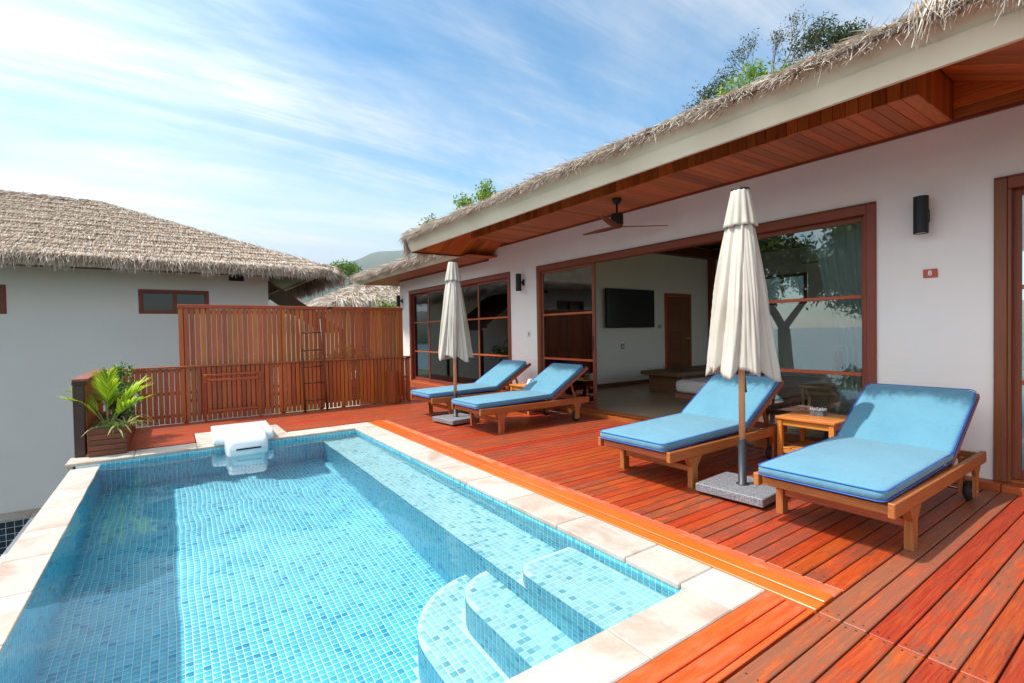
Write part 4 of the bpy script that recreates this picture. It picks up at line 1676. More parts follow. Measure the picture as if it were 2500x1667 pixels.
for (x0, x1, z0, z1, lab) in ((wx0, wx1, wz0, wz1, 'wide brown framed window half hidden by the slatted screen'), (lx0, lx1, lz0, lz1, 'brown framed window cut by the photo edge')):
    w_ = link('window', None, nb)
    w_['label'] = lab
    b = MB()
    fw = 0.07
    b.box(x0, x1, NY - 0.015, NY + 0.08, z0, z0 + fw, 0.004)
    b.box(x0, x1, NY - 0.015, NY + 0.08, z1 - fw, z1, 0.004)
    for a in (x0, x1 - fw, (x0 + x1) / 2 - fw / 2):
        b.box(a, a + fw, NY - 0.013, NY + 0.08, z0 + fw + .001, z1 - fw - .001, 0.004)
    part('window_frame', b, M['frame'], w_)
    for (a, c_) in ((x0 + fw, (x0 + x1) / 2 - fw / 2), ((x0 + x1) / 2 + fw / 2, x1 - fw)):
        b = MB()
        b.box(a, c_, NY + 0.05, NY + 0.056, z0 + fw, z1 - fw)
        part('pane', b, M['glass_dark'], w_)
b = MB()
b.box(1.069, 1.348, NY - 0.02, NY + 0.01, 2.469, 2.66, 0.004)
part('vent', b, M['black'], nb)
# roof
EX, EY, EZ, HW, SL = 3.02, 11.0, 2.71, 4.44, 0.425
b = MB()
rx0, ry1 = -9.0, EY + 2 * HW
o = [(EX, EY, EZ), (EX, ry1, EZ), (rx0, ry1, EZ), (rx0, EY, EZ), (EX - HW, EY + HW, EZ + SL * HW), (rx0, EY + HW, EZ + SL * HW)]
u = [(p[0], p[1], p[2] - 0.13) for p in o]
fs = [(0, 4, 5, 3)[::-1], (0, 1, 4), (1, 2, 5, 4)]
b.add(o + u, [(3, 0, 4, 5), (0, 1, 4), (1, 2, 5, 4), (9, 11, 10, 6), (6, 10, 7), (7, 10, 11, 8), (0, 3, 9, 6), (1, 0, 6, 7), (2, 1, 7, 8), (2, 8, 11, 5), (5, 11, 9, 3)])
part('roof', b, M['thatch_bed'], nb)
b = MB()
b.box(rx0, EX - 0.3, EY + 0.12, EY + 0.16, EZ - 0.17, EZ - 0.02, 0.004)
b.box(EX - 0.35, EX - 0.31, EY + 0.17, ry1 - 0.2, EZ - 0.17, EZ - 0.02, 0.004)
part('fascia', b, M['fascia'], nb)
b = MB()
b.box(rx0, EX - 0.36, EY + 0.17, NY + 0.05, EZ - 0.125, EZ - 0.10)
b.box(NXR - 0.1, EX - 0.36, NY + 0.06, ry1, EZ - 0.125, EZ - 0.10)
part('soffit', b, M['dark_wood'], nb)
lst = []
nrow = 21
for r in range(nrow):
    h = (r + 0.5) / nrow
    y = EY + h * HW
    xr = EX - h * HW
    n = int((xr + 5.0) / 0.0042)
    if n < 5:
        continue
    t = RNG.random(n)
    P0 = np.stack([-5.0 + (xr + 5.0) * t, np.full(n, y) + 0.03 * np.sin(t * 23 + r * 2.1) + RNG.normal(0, .025, n), np.full(n, EZ + SL * h * HW) + RNG.uniform(0.0, 0.025, n)], 1)
    D = np.stack([RNG.normal(0, 0.13, n), -np.ones(n), -SL + RNG.normal(0.15, 0.05, n)], 1)
    lst.append(blades(P0, D, RNG.uniform(0.20, 0.30, n), RNG.uniform(0.004, 0.008, n), RNG.uniform(0, .02, n), straw_cols(n, 1.25, 0.12), 0.5))
    if h < 0.9:
        n = int(2 * h * HW / 0.03) + 40
for r in range(30):      # right-hand hip slope
    h = (r + 0.5) / 30
    n = 420
    yy = EY + h * HW + (ry1 - EY - 2 * h * HW) * RNG.random(n) * 0.6
    P0 = np.stack([np.full(n, EX - h * HW) + RNG.uniform(-.06, .06, n), yy, np.full(n, EZ + SL * h * HW) + RNG.uniform(.01, .05, n)], 1)
    D = np.stack([np.ones(n), RNG.normal(0, .28, n), -SL + RNG.normal(.1, .12, n)], 1)
    lst.append(blades(P0, D, RNG.uniform(.16, .3, n), RNG.uniform(.01, .022, n), RNG.uniform(0, .05, n), straw_cols(n)))
# ridge and hip caps
n = 2600
t = RNG.random(n)
P0 = np.array([EX, EY, EZ]) + t[:, None] * np.array([-HW, HW, SL * HW]) + RNG.normal(0, .03, (n, 3)) + np.array([0, 0, .01])
lst.append(blades(P0, np.stack([RNG.normal(.2, .5, n), RNG.normal(-.6, .4, n), np.full(n, -.45)], 1), RNG.uniform(.1, .2, n), RNG.uniform(.006, .014, n), RNG.uniform(0, .05, n), straw_cols(n, 1.05)))
n = 1400
P0 = np.stack([RNG.uniform(-5, EX - HW, n), EY + HW + RNG.normal(0, .08, n), EZ + SL * HW + RNG.uniform(-.03, .03, n)], 1)
lst.append(blades(P0, np.stack([RNG.normal(0, 1, n), RNG.normal(-.4, .5, n), np.full(n, -.25)], 1), RNG.uniform(.15, .35, n), RNG.uniform(.01, .02, n), RNG.uniform(0, .05, n), straw_cols(n, .95)))
lst.append(fringe((-5.0, EY, EZ), (EX, EY, EZ), (0, -1, 0), 9000, SL, (0.12, 0.22), 0.2, (0.0, 0.2), (0.006, 0.013), (0.01, 0.07), (-0.05, 0.03), 1.3))
lst.append(fringe((-5.0, EY, EZ - 0.03), (EX, EY, EZ - 0.03), (0, -1, 0), 4500, SL + .3, (0.08, 0.20), 0.2, (0.0, 0.10), (0.006, 0.013), (0.02, 0.08), (-0.06, 0.0), 1.2, 0.4))
lst.append(fringe((EX, EY, EZ), (EX, ry1 - 2, EZ), (1, 0, 0), 6500, SL, (0.2, 0.38), 0.22, (0.0, 0.25), (0.007, 0.014), (0.03, 0.2), (-0.05, 0.03), .95))
lst.append(hang((-5.0, EY - .02, EZ - .03), (EX, EY - .02, EZ - .03), 4200, (0.08, 0.24), (0, -1, 0), 0.22, (0.005, 0.011), 1.3))
lst.append(hang((EX - .02, EY, EZ - .02), (EX - .02, ry1 - 2, EZ - .02), 3500, (0.2, 0.42), (1, 0, 0), 0.2, (0.01, 0.018), .8))
thatch_part(lst, nb)

# slatted awning that slopes away under the neighbour's eave
aw = site('slatted_awning', 'dark sloping slatted awning under the end of the neighbouring thatched roof', 'awning', (2.6, 12.6, -3.5))
for i in range(22):
    y = 12.0 + i * 0.10
    b = MB()
    b.bar((NXR + 0.02, y, 2.50), (3.5, y, 1.35), 0.05, 0.03)
    part('slat', b, M['dark_wood'], aw)
for f in (0.12, 0.9):
    b = MB()
    b.bar((NXR + 0.02 + 1.67 * f, 11.9, 2.47 - 1.15 * f), (NXR + 0.02 + 1.67 * f, 14.3, 2.47 - 1.15 * f), 0.05, 0.06)
    part('rafter', b, M['dark_wood'], aw)
for y in (12.0, 14.1):
    b = MB()
    b.box(3.38, 3.46, y, y + 0.08, -3.5, 1.35, 0.004)
    part('post', b, M['dark_wood'], aw)

# neighbour's lower pool
npool = site('plunge_pool', 'small dark blue tiled pool on the level below, at the lower corner', 'pool', (-3.4, 10.6, -3.5))
b = MB()
b.box(-6.0, -1.2, 8.5, 11.9, -3.4, -2.9)
b.box(-2.0, -1.2, 8.5, 11.55, -2.9, -1.70)
b.box(-6.0, -1.2, 11.50, 11.9, -2.9, -1.70)
part('basin', b, M['wall_n'], npool)
for i in range(6):
    b = MB()
    b.box(-6.0 + i * 0.8, -5.205 + i * 0.8, 11.48, 11.895, -1.699, -1.66, 0.005)
    part('coping_stone', b, M['stone'], npool)
dark = MB()
tp = 0.105
for i in range(38):
    for j in range(6):
        v, f = tile_geo(tp - .008, tp - .008, .003, .003)
        k = random.uniform(.6, 1.5)
        dark.add(v, f, frame_M((-5.98 + (i + .5) * tp, 11.498, -1.71 - (j + .5) * tp), (1, 0, 0), (0, 0, 1)), (0.018 * k, 0.035 * k, 0.055 * k))
for i in range(38):
    for j in range(26):
        v, f = tile_geo(tp - .008, tp - .008, .003, .003)
        k = random.uniform(.6, 1.5)
        dark.add(v, f, frame_M((-5.98 + (i + .5) * tp, 8.75 + (j + .5) * tp, -2.899), (1, 0, 0), (0, 1, 0)), (0.018 * k, 0.035 * k, 0.055 * k))
o = part('mosaic', dark, M['tile'], npool)
o['kind'] = 'stuff'
b = MB()
b.add([(-6, 8.5, -2.35), (-2.0, 8.5, -2.35), (-2.0, 11.495, -2.35), (-6, 11.495, -2.35)], [(0, 1, 2, 3)])
pw_ = part('pool_water', b, glass_mat('lower_pool_water', (0.45, 0.75, 0.82), 1.33), npool)
b = MB()
b.lathe([(0.095, 0), (0.095, .012), (.085, .02), (.0, .02)], 28, caps=False)
for i in range(8):
    a = i * pi / 4
    b.bar((0.03 * cos(a), 0.03 * sin(a), .0215), (0.07 * cos(a), 0.07 * sin(a), .0215), .012, .004)
inlet = part('inlet_cover', b, M['white_plastic'], npool)
inlet.matrix_local = Matrix.Translation((-2.38, 11.49, -2.0)) @ Matrix.Rotation(radians(90), 4, 'X')

# third house further back
h3 = site('far_house', 'beige house with a ragged thatched roof beyond the slatted screen', 'house', (8.5, 21.0, -3.5))
b = MB()
b.box(5.9, 12, 18.6, 24, -3.5, 2.55)
part('wall', b, M['wall_beige'], h3)
b = MB()
o = [(4.9, 17.6, 2.52), (13.5, 17.6, 2.52), (13.5, 25.6, 2.52), (4.9, 25.6, 2.52), (8.9, 21.6, 4.4), (9.5, 21.6, 4.4)]
u = [(p[0], p[1], p[2] - .12) for p in o]
b.add(o + u, [(0, 1, 5, 4), (1, 2, 5), (2, 3, 4, 5), (3, 0, 4), (6, 10, 11, 7), (7, 11, 8), (8, 11, 10, 9), (9, 10, 6), (0, 6, 7, 1), (1, 7, 8, 2), (2, 8, 9, 3), (3, 9, 6, 0)])
part('roof', b, M['thatch_bed'], h3)
lst = []
for r in range(22):
    h = (r + .5) / 22
    n = int(300 * (1 - h) + 20)
    P0 = np.stack([4.9 + 4 * h + (8.6 - 8 * h) * RNG.random(n), np.full(n, 17.6 + 4 * h), np.full(n, 2.54 + 1.88 * h)], 1)
    lst.append(blades(P0, np.stack([RNG.normal(0, .3, n), -np.ones(n), -.42 + RNG.normal(.1, .12, n)], 1), RNG.uniform(.22, .4, n), RNG.uniform(.02, .035, n), RNG.uniform(0, .06, n), straw_cols(n, 1.05)))
    P0 = np.stack([np.full(n, 4.9 + 4 * h), 17.6 + 4 * h + (8 - 8 * h) * RNG.random(n), np.full(n, 2.54 + 1.88 * h)], 1)
    lst.append(blades(P0, np.stack([-np.ones(n), RNG.normal(0, .3, n), -.42 + RNG.normal(.1, .12, n)], 1), RNG.uniform(.22, .4, n), RNG.uniform(.02, .035, n), RNG.uniform(0, .06, n), straw_cols(n, 1.05)))
lst.append(fringe((4.9, 17.6, 2.52), (13.5, 17.6, 2.52), (0, -1, 0), 3500, .45, (.3, .55), .3, (0, .3), (.015, .028), (.1, .3), (-.06, .05), 1.1))
lst.append(fringe((4.9, 17.6, 2.52), (4.9, 25, 2.52), (-1, 0, 0), 2500, .45, (.3, .55), .3, (0, .3), (.015, .028), (.1, .3), (-.06, .05), 1.1))
thatch_part(lst, h3)

# ------------------------------------------------------------------ fences
YF = 9.0
fence = site('wooden_fence', 'low reddish brown fence of upright slats at the far edge of the deck', 'fence', (1.6, YF, 0))
sl_me = {}


def slat(parent, x, y, z0, z1, w, t=0.018, mat=None, rz=0):
    key = (round(z1 - z0, 3), w, t)
    if key not in sl_me:
        b = MB()
        b.box(-w / 2, w / 2, -t / 2, t / 2, 0, z1 - z0, 0.003)
        sl_me[key] = b.mesh('slat', mat or M['slat'])
    return link('slat', sl_me[key], parent, (x, y, z0 + random.uniform(-.003, .003)), (0, 0, rz + random.uniform(-.02, .02)))


x = -0.73
while x < 3.80:
    slat(fence, x, YF, 0.012, 0.842, 0.0575)
    x += 0.0683
b = MB()
b.box(-0.80, 3.86, YF - 0.045, YF + 0.06, 0.846, 0.872, 0.004)
part('top_rail', b, M['rail'], fence)
for z in (0.10, 0.44, 0.785):
    b = MB()
    b.box(-0.76, 3.82, YF + 0.0115, YF + 0.035, z, z + 0.045, 0.003)
    part('back_rail', b, M['rail'], fence)
b = MB()
b.box(3.795, 3.845, YF - 0.02, YF + 0.05, 0, 0.846, 0.004)
part('end_post', b, M['slat'], fence)
b = MB()
b.box(3.76, 3.84, YF - 0.047, YF - 0.0455, 0.822, 0.8455)
part('joint_plate', b, M['black'], fence)

rail_ = site('side_railing', 'short slatted railing with a wide cap beside the planter, ending in a dark post', 'railing', (-0.80, 8.1, 0))
y = 7.31
while y < 8.96:
    slat(rail_, -0.785, y, 0.012, 0.80, 0.0575, rz=pi / 2)
    y += 0.066
b = MB()
b.box(-0.885, -0.745, 7.15, 9.05, 0.838, 0.872, 0.006)
part('cap', b, M['rail_y'], rail_)
b = MB()
b.box(-0.83, -0.76, 7.27, 8.95, 0.80, 0.837, 0.004)
part('sub_rail', b, M['rail_y'], rail_)
b = MB()
b.box(-0.883, -0.788, 7.17, 7.265, 0.001, 0.80, 0.005)
b.box(-0.888, -0.783, 7.165, 7.27, 0.801, 0.837, 0.004)
part('post', b, M['post'], rail_)

scr = site('privacy_screen', 'tall orange brown slatted privacy screen standing behind the low fence', 'screen', (1.94, YF + 0.075, 0))
x = 0.125 + 0.031
while x < 3.74:
    slat(scr, x, YF + 0.075, 0.10, 1.742, 0.0615)
    x += 0.0727
for (a, c_, z) in ((0.118, 1.58, 0.0), (1.584, 3.755, -0.003)):
    b = MB()
    b.box(a, c_, YF + 0.045, YF + 0.105, 1.744 + z, 1.80 + z, 0.004)
    part('top_rail', b, M['rail'], scr)
for z in (0.3, 1.66):
    b = MB()
    b.box(0.13, 3.74, YF + 0.0865, YF + 0.11, z, z + 0.05, 0.003)
    part('back_rail', b, M['rail'], scr)
for xx in (0.16, 1.55, 3.66):
    b = MB()
    b.box(xx, xx + 0.06, YF + 0.112, YF + 0.17, -0.3, 1.74, 0.004)
    part('post', b, M['rail'], scr)
b = MB()
b.box(2.335, 2.42, YF + 0.042, YF + 0.0445, 1.755, 1.785)
part('joint_plate', b, M['black'], scr)

# wooden ladder leaning on the screen
lad = site('ladder', 'rustic wooden ladder leaning on the slatted screen', 'ladder', (2.02, 8.78, 0))
for (xb, xt) in ((1.863, 1.838), (2.223, 2.178)):
    b = MB()
    b.tube([(xb, 8.80, 0.003), ((xb + xt) / 2 + .004, 8.87, .8), (xt, 8.945, 1.57)], [0.019, 0.018, 0.016], 8)
    part('stile', b, M['ladder'], lad, True)
for z in (0.20, 0.49, 0.77, 1.05, 1.335):
    f = z / 1.57
    b = MB()
    b.tube([(1.863 - .025 * f + .01, 8.80 + .145 * f, z), (2.223 - .045 * f - .01, 8.80 + .145 * f, z + .004)], 0.012, 8)
    part('rung', b, M['ladder'], lad, True)

# towel rack
tr_ = site('towel_rack', 'reddish wooden towel rack with a double top bar in front of the low fence', 'rack', (0.82, 8.80, 0))
for xx in (0.44, 1.19):
    b = MB()
    b.box(xx - .016, xx + .016, 8.86, 8.89, 0.003, 0.735, 0.005)
    part('leg', b, M['rail'], tr_)
    b = MB()
    b.box(xx - .021, xx + .021, 8.76, 8.859, 0.695, 0.735, 0.004)
    part('side_arm', b, M['rail'], tr_)
b = MB()
b.box(0.463, 1.167, 8.865, 8.895, 0.70, 0.732, 0.005)
part('bar', b, M['rail'], tr_)
b = MB()
b.box(0.463, 1.167, 8.765, 8.795, 0.625, 0.66, 0.005)
part('bar', b, M['rail'], tr_)
b = MB()
b.box(0.463, 1.167, 8.868, 8.892, 0.135, 0.175, 0.005)
part('stretcher', b, M['rail'], tr_)
for xx in (0.44, 1.19):
    b = MB()
    b.box(xx - .02, xx + .02, 8.765, 8.797, 0.60, 0.694, 0.004)
    part('bar_bracket', b, M['rail'], tr_)

# slatted bin
bn = thing('waste_bin', 'round waste bin clad in thin dark slats at the end of the low fence', 'bin', (3.44, 8.86, 0.0))
b = MB()
b.lathe([(0.088, 0.01), (0.088, 0.60), (0.080, 0.60), (0.080, 0.3), (0.0, 0.3)], 24, caps=False)
part('liner', b, M['black'], bn)
bsl = MB()
bsl.box(-0.0095, 0.0095, -0.005, 0.005, 0.004, 0.612, 0.002)
bsm = bsl.mesh('slat', M['dark_wood'])
bsm.materials.clear()
bsm.materials.append(M['rail'])
for i in range(26):
    a = 2 * pi * i / 26
    link('slat', bsm, bn, (0.097 * cos(a), 0.097 * sin(a), 0), (0, 0, a + pi / 2))

# ------------------------------------------------------------------ pool filter unit
pf = site('pool_filter', 'white plastic filter unit hanging over the far edge of the pool', 'pool filter', (0.73, 7.1, 0.0))


def loft(sections, mb, cap=True):
    k = len(sections[0])
    o = len(mb.v)
    for s_ in sections:
        mb.v.extend(s_)
    for i in range(len(sections) - 1):
        for j in range(k):
            mb.f.append((o + i * k + j, o + i * k + (j + 1) % k, o + (i + 1) * k + (j + 1) % k, o + (i + 1) * k + j))
    if cap:
        mb.f.append(tuple(o + j for j in range(k))[::-1])
        mb.f.append(tuple(o + (len(sections) - 1) * k + j for j in range(k)))


def rrect(x0, x1, z0, z1, r, n=4):
    pts = []
    for cx, cz, a0 in ((x1 - r, z1 - r, 0), (x0 + r, z1 - r, 90), (x0 + r, z0 + r, 180), (x1 - r, z0 + r, 270)):
        for i in range(n + 1):
            a = radians(a0 + 90 * i / n)
            pts.append((cx + r * cos(a), cz + r * sin(a)))
    return pts


b = MB()
secs = []
for (y, x0, x1, z0, z1, r) in ((7.56, 0.43, 1.07, 0.006, 0.125, 0.012), (7.54, 0.42, 1.08, 0.004, 0.135, 0.012), (6.93, 0.40, 1.06, 0.004, 0.135, 0.02), (6.84, 0.40, 1.06, 0.004, 0.125, 0.03), (6.81, 0.405, 1.055, 0.006, 0.09, 0.03), (6.80, 0.41, 1.05, 0.008, 0.06, 0.02)):
    secs.append([(x, y, z) for x, z in rrect(x0, x1, z0, z1, r)])
loft(secs[::-1], b)
part('housing', b, M['white_plastic'], pf, True)
b = MB()
secs = []
for (y, x0, x1, z0, z1, r) in ((7.10, 0.56, 0.92, 0.10, 0.140, 0.01), (6.98, 0.525, 0.945, -0.02, 0.175, 0.04), (6.85, 0.515, 0.95, -0.10, 0.19, 0.06), (6.55, 0.51, 0.95, -0.16, 0.165, 0.06), (6.46, 0.52, 0.94, -0.16, 0.12, 0.06), (6.42, 0.54, 0.92, -0.15, 0.06, 0.05)):
    secs.append([(x, y, z) for x, z in rrect(x0, x1, z0, z1, r)])
loft(secs[::-1], b)
rcv(part('hood', b, M['white_plastic'], pf, True))
b = MB()
b.box(0.60, 0.86, 6.405, 6.43, -0.005, 0.012, 0.004)
part('intake_slot', b, M['black'], pf)
b = MB()
secs = []
for (z, x0, x1, y0, y1) in ((-0.62, 0.60, 0.87, 6.52, 6.78), (-0.60, 0.57, 0.90, 6.49, 6.80), (-0.3, 0.56, 0.91, 6.47, 6.82), (-0.12, 0.56, 0.91, 6.47, 6.82)):
    secs.append([(x, y, z) for x, y in rrect(x0, x1, y0, y1, 0.05)])
loft(secs, b)
rcv(part('submerged_body', b, M['white_plastic'], pf, True))
b = MB()
b.lathe([(0.012, 0), (0.012, .003), (0, .003)], 12, 0.735, 6.72, caps=False)
for i, v in enumerate(b.v):
    b.v[i] = (v[0], v[1], v[2] + 0.184)
part('screw', b, M['grey_plastic'], pf)

# ------------------------------------------------------------------ loungers
def bevel_poly(mb, pts, y0, y1):
    """polygon in x-z extruded along y"""
    n = len(pts)
    o = len(mb.v)
    mb.v.extend([(x, y0, z) for x, z in pts] + [(x, y1, z) for x, z in pts])
    mb.f.append(tuple(range(o, o + n)))
    mb.f.append(tuple(range(o + n, o + 2 * n))[::-1])
    for i in range(n):
        j = (i + 1) % n
        mb.f.append((o + j, o + i, o + n + i, o + n + j))


def soft_pad(L, Wd, T, parent, name, loc, rot):
    mb, ring = slab_cushion(L, Wd, T, 0.045, 0.014, 6, 0.022)
    for i, v in enumerate(mb.v):
        s_ = 0.004 * mnoise.noise((v[0] * 3.1, v[1] * 4.0, v[2] * 9 + L * 5))
        mb.v[i] = (v[0], v[1], v[2] + s_)
    c = part(name, mb, M['cushion'], parent, True, loc, rot)
    for zf in (0.90, 0.08):
        p = MB()
        pts = [(x + (x - L / 2) / L * 0.006, y + y / Wd * 0.006, T * zf + 0.004 * mnoise.noise((x * 3.1, y * 4.0, T * zf * 9 + L * 5))) for x, y in ring]
        p.tube(pts, 0.0034, 6, closed=True)
        part('piping', p, M['piping'], c, True)
    return c


def make_lounger():
    t = thing('sun_lounger', 'x', 'sun lounger', (0, 0, 0), 0, 'blue sun loungers on the deck')
    for s_ in (-1, 1):
        y0, y1 = sorted((s_ * 0.355, s_ * 0.39))
        b = MB()
        b.box(0, 1.86, y0, y1, 0.252, 0.335, 0.004)
        part('side_rail', b, M['teak'], t)
        yl0, yl1 = sorted((s_ * 0.342, s_ * 0.388))
        b = MB()
        bevel_poly(b, [(0.29, 0), (0.362, 0), (0.362, 0.17), (0.425, 0.2515), (0.235, 0.2515), (0.29, 0.17)], yl0, yl1)
        part('front_leg', b, M['teak_z'], t)
        ya, yb = sorted((s_ * 0.363, s_ * 0.387))
        b = MB()
        bevel_poly(b, [(1.60, 0.035), (1.665, 0.035), (1.665, 0.19), (1.71, 0.2515), (1.55, 0.2515), (1.60, 0.19)], ya, yb)
        part('rear_leg', b, M['teak_z'], t)
        ya, yb = sorted((s_ * 0.285, s_ * 0.312))
        b = MB()
        bevel_poly(b, [(1.60, 0.035), (1.665, 0.035), (1.665, 0.31), (1.60, 0.31)], ya, yb)
        part('rear_leg', b, M['teak_z'], t)
        w_ = link('wheel', None, t)
        w_.location = (1.632, s_ * 0.338, 0.072)
        w_.rotation_euler = (pi / 2, 0, 0)
        b = MB()
        b.lathe([(0.045, -0.016), (0.064, -0.018), (0.072, -0.010), (0.072, 0.010), (0.064, 0.018), (0.045, 0.016), (0.045, -0.016)], 24, caps=False)
        part('tyre', b, M['rubber'], w_, True)
        b = MB()
        b.lathe([(0.0, -0.012), (0.044, -0.012), (0.044, 0.012), (0.0, 0.012)], 20, caps=False)
        part('rim', b, M['teak_z'], w_)
    b = MB()
    b.tube([(1.632, -0.392, 0.072), (1.632, 0.392, 0.072)], 0.008, 8)
    part('axle', b, M['chrome'], t)
    b = MB()
    b.box(0.310, 0.338, -0.341, 0.341, 0.125, 0.172, 0.003)
    part('stretcher', b, M['teak_y'], t)
    b = MB()
    b.box(0.035, 0.063, -0.354, 0.354, 0.258, 0.31, 0.003)
    part('end_rail', b, M['teak_y'], t)
    b = MB()
    b.box(1.815, 1.845, -0.354, 0.354, 0.262, 0.322, 0.003)
    part('end_rail', b, M['teak_y'], t)
    b = MB()
    b.box(0.95, 1.5, -0.09, -0.05, 0.175, 0.215, 0.003)
    b.box(0.95, 1.5, 0.05, 0.09, 0.175, 0.215, 0.003)
    part('prop_support', b, M['teak'], t)
    sm_ = MB()
    sm_.box(-0.023, 0.023, -0.353, 0.353, 0, 0.014, 0.002)
    sme = sm_.mesh('slat', M['teak_y'])
    for i in range(17):
        link('slat', sme, t, (0.09 + i * 0.0675, 0, 0.312))
    back = link('backrest', None, t)
    ang = radians(31)
    back.location = (1.205, 0, 0.318)
    back.rotation_euler = (0, -ang, 0)
    for s_ in (-1, 1):
        y0, y1 = sorted((s_ * 0.318, s_ * 0.348))
        b = MB()
        b.box(0.0, 0.80, y0, y1, 0.0, 0.045, 0.003)
        part('stile', b, M['teak'], back)
    bm_ = MB()
    bm_.box(-0.023, 0.023, -0.317, 0.317, 0.018, 0.034, 0.002)
    bme = bm_.mesh('slat', M['teak_y'])
    for i in range(11):
        link('slat', bme, back, (0.05 + i * 0.069, 0, 0))
    for s_ in (-1, 1):
        b = MB()
        b.bar((1.205 + 0.46 * cos(ang), s_ * 0.27, 0.318 + 0.46 * sin(ang)), (1.70, s_ * 0.27, 0.285), 0.022, 0.03, c=0.003)
        part('prop', b, M['teak'], t)
    soft_pad(1.265, 0.70, 0.07, t, 'seat_cushion', (-0.03, 0, 0.335), (0, radians(-1.3), 0))
    soft_pad(0.735, 0.70, 0.066, t, 'back_cushion', (1.205 - 0.02, 0, 0.318 + 0.052), (0, -ang, 0))
    return t


lounger0 = make_lounger()
LSP = [(1.36, 'blue cushioned sun lounger nearest the photo edge, by the number plate wall', 0.0),
       (2.805, 'blue cushioned sun lounger right of the open doorway, second from the number plate', 0.004),
       (5.63, 'blue cushioned sun lounger in front of the glass pane left of the open doorway', -0.004),
       (7.01, 'blue cushioned sun lounger farthest back, beside the distant umbrella', 0.0)]
for i, (yc, lab, rz) in enumerate(LSP):
    o = lounger0 if i == 0 else copy_tree(lounger0)
    o.location = (3.17, yc, 0.001)
    o.rotation_euler = (0, 0, rz)
    o['label'] = lab

# ------------------------------------------------------------------ umbrellas


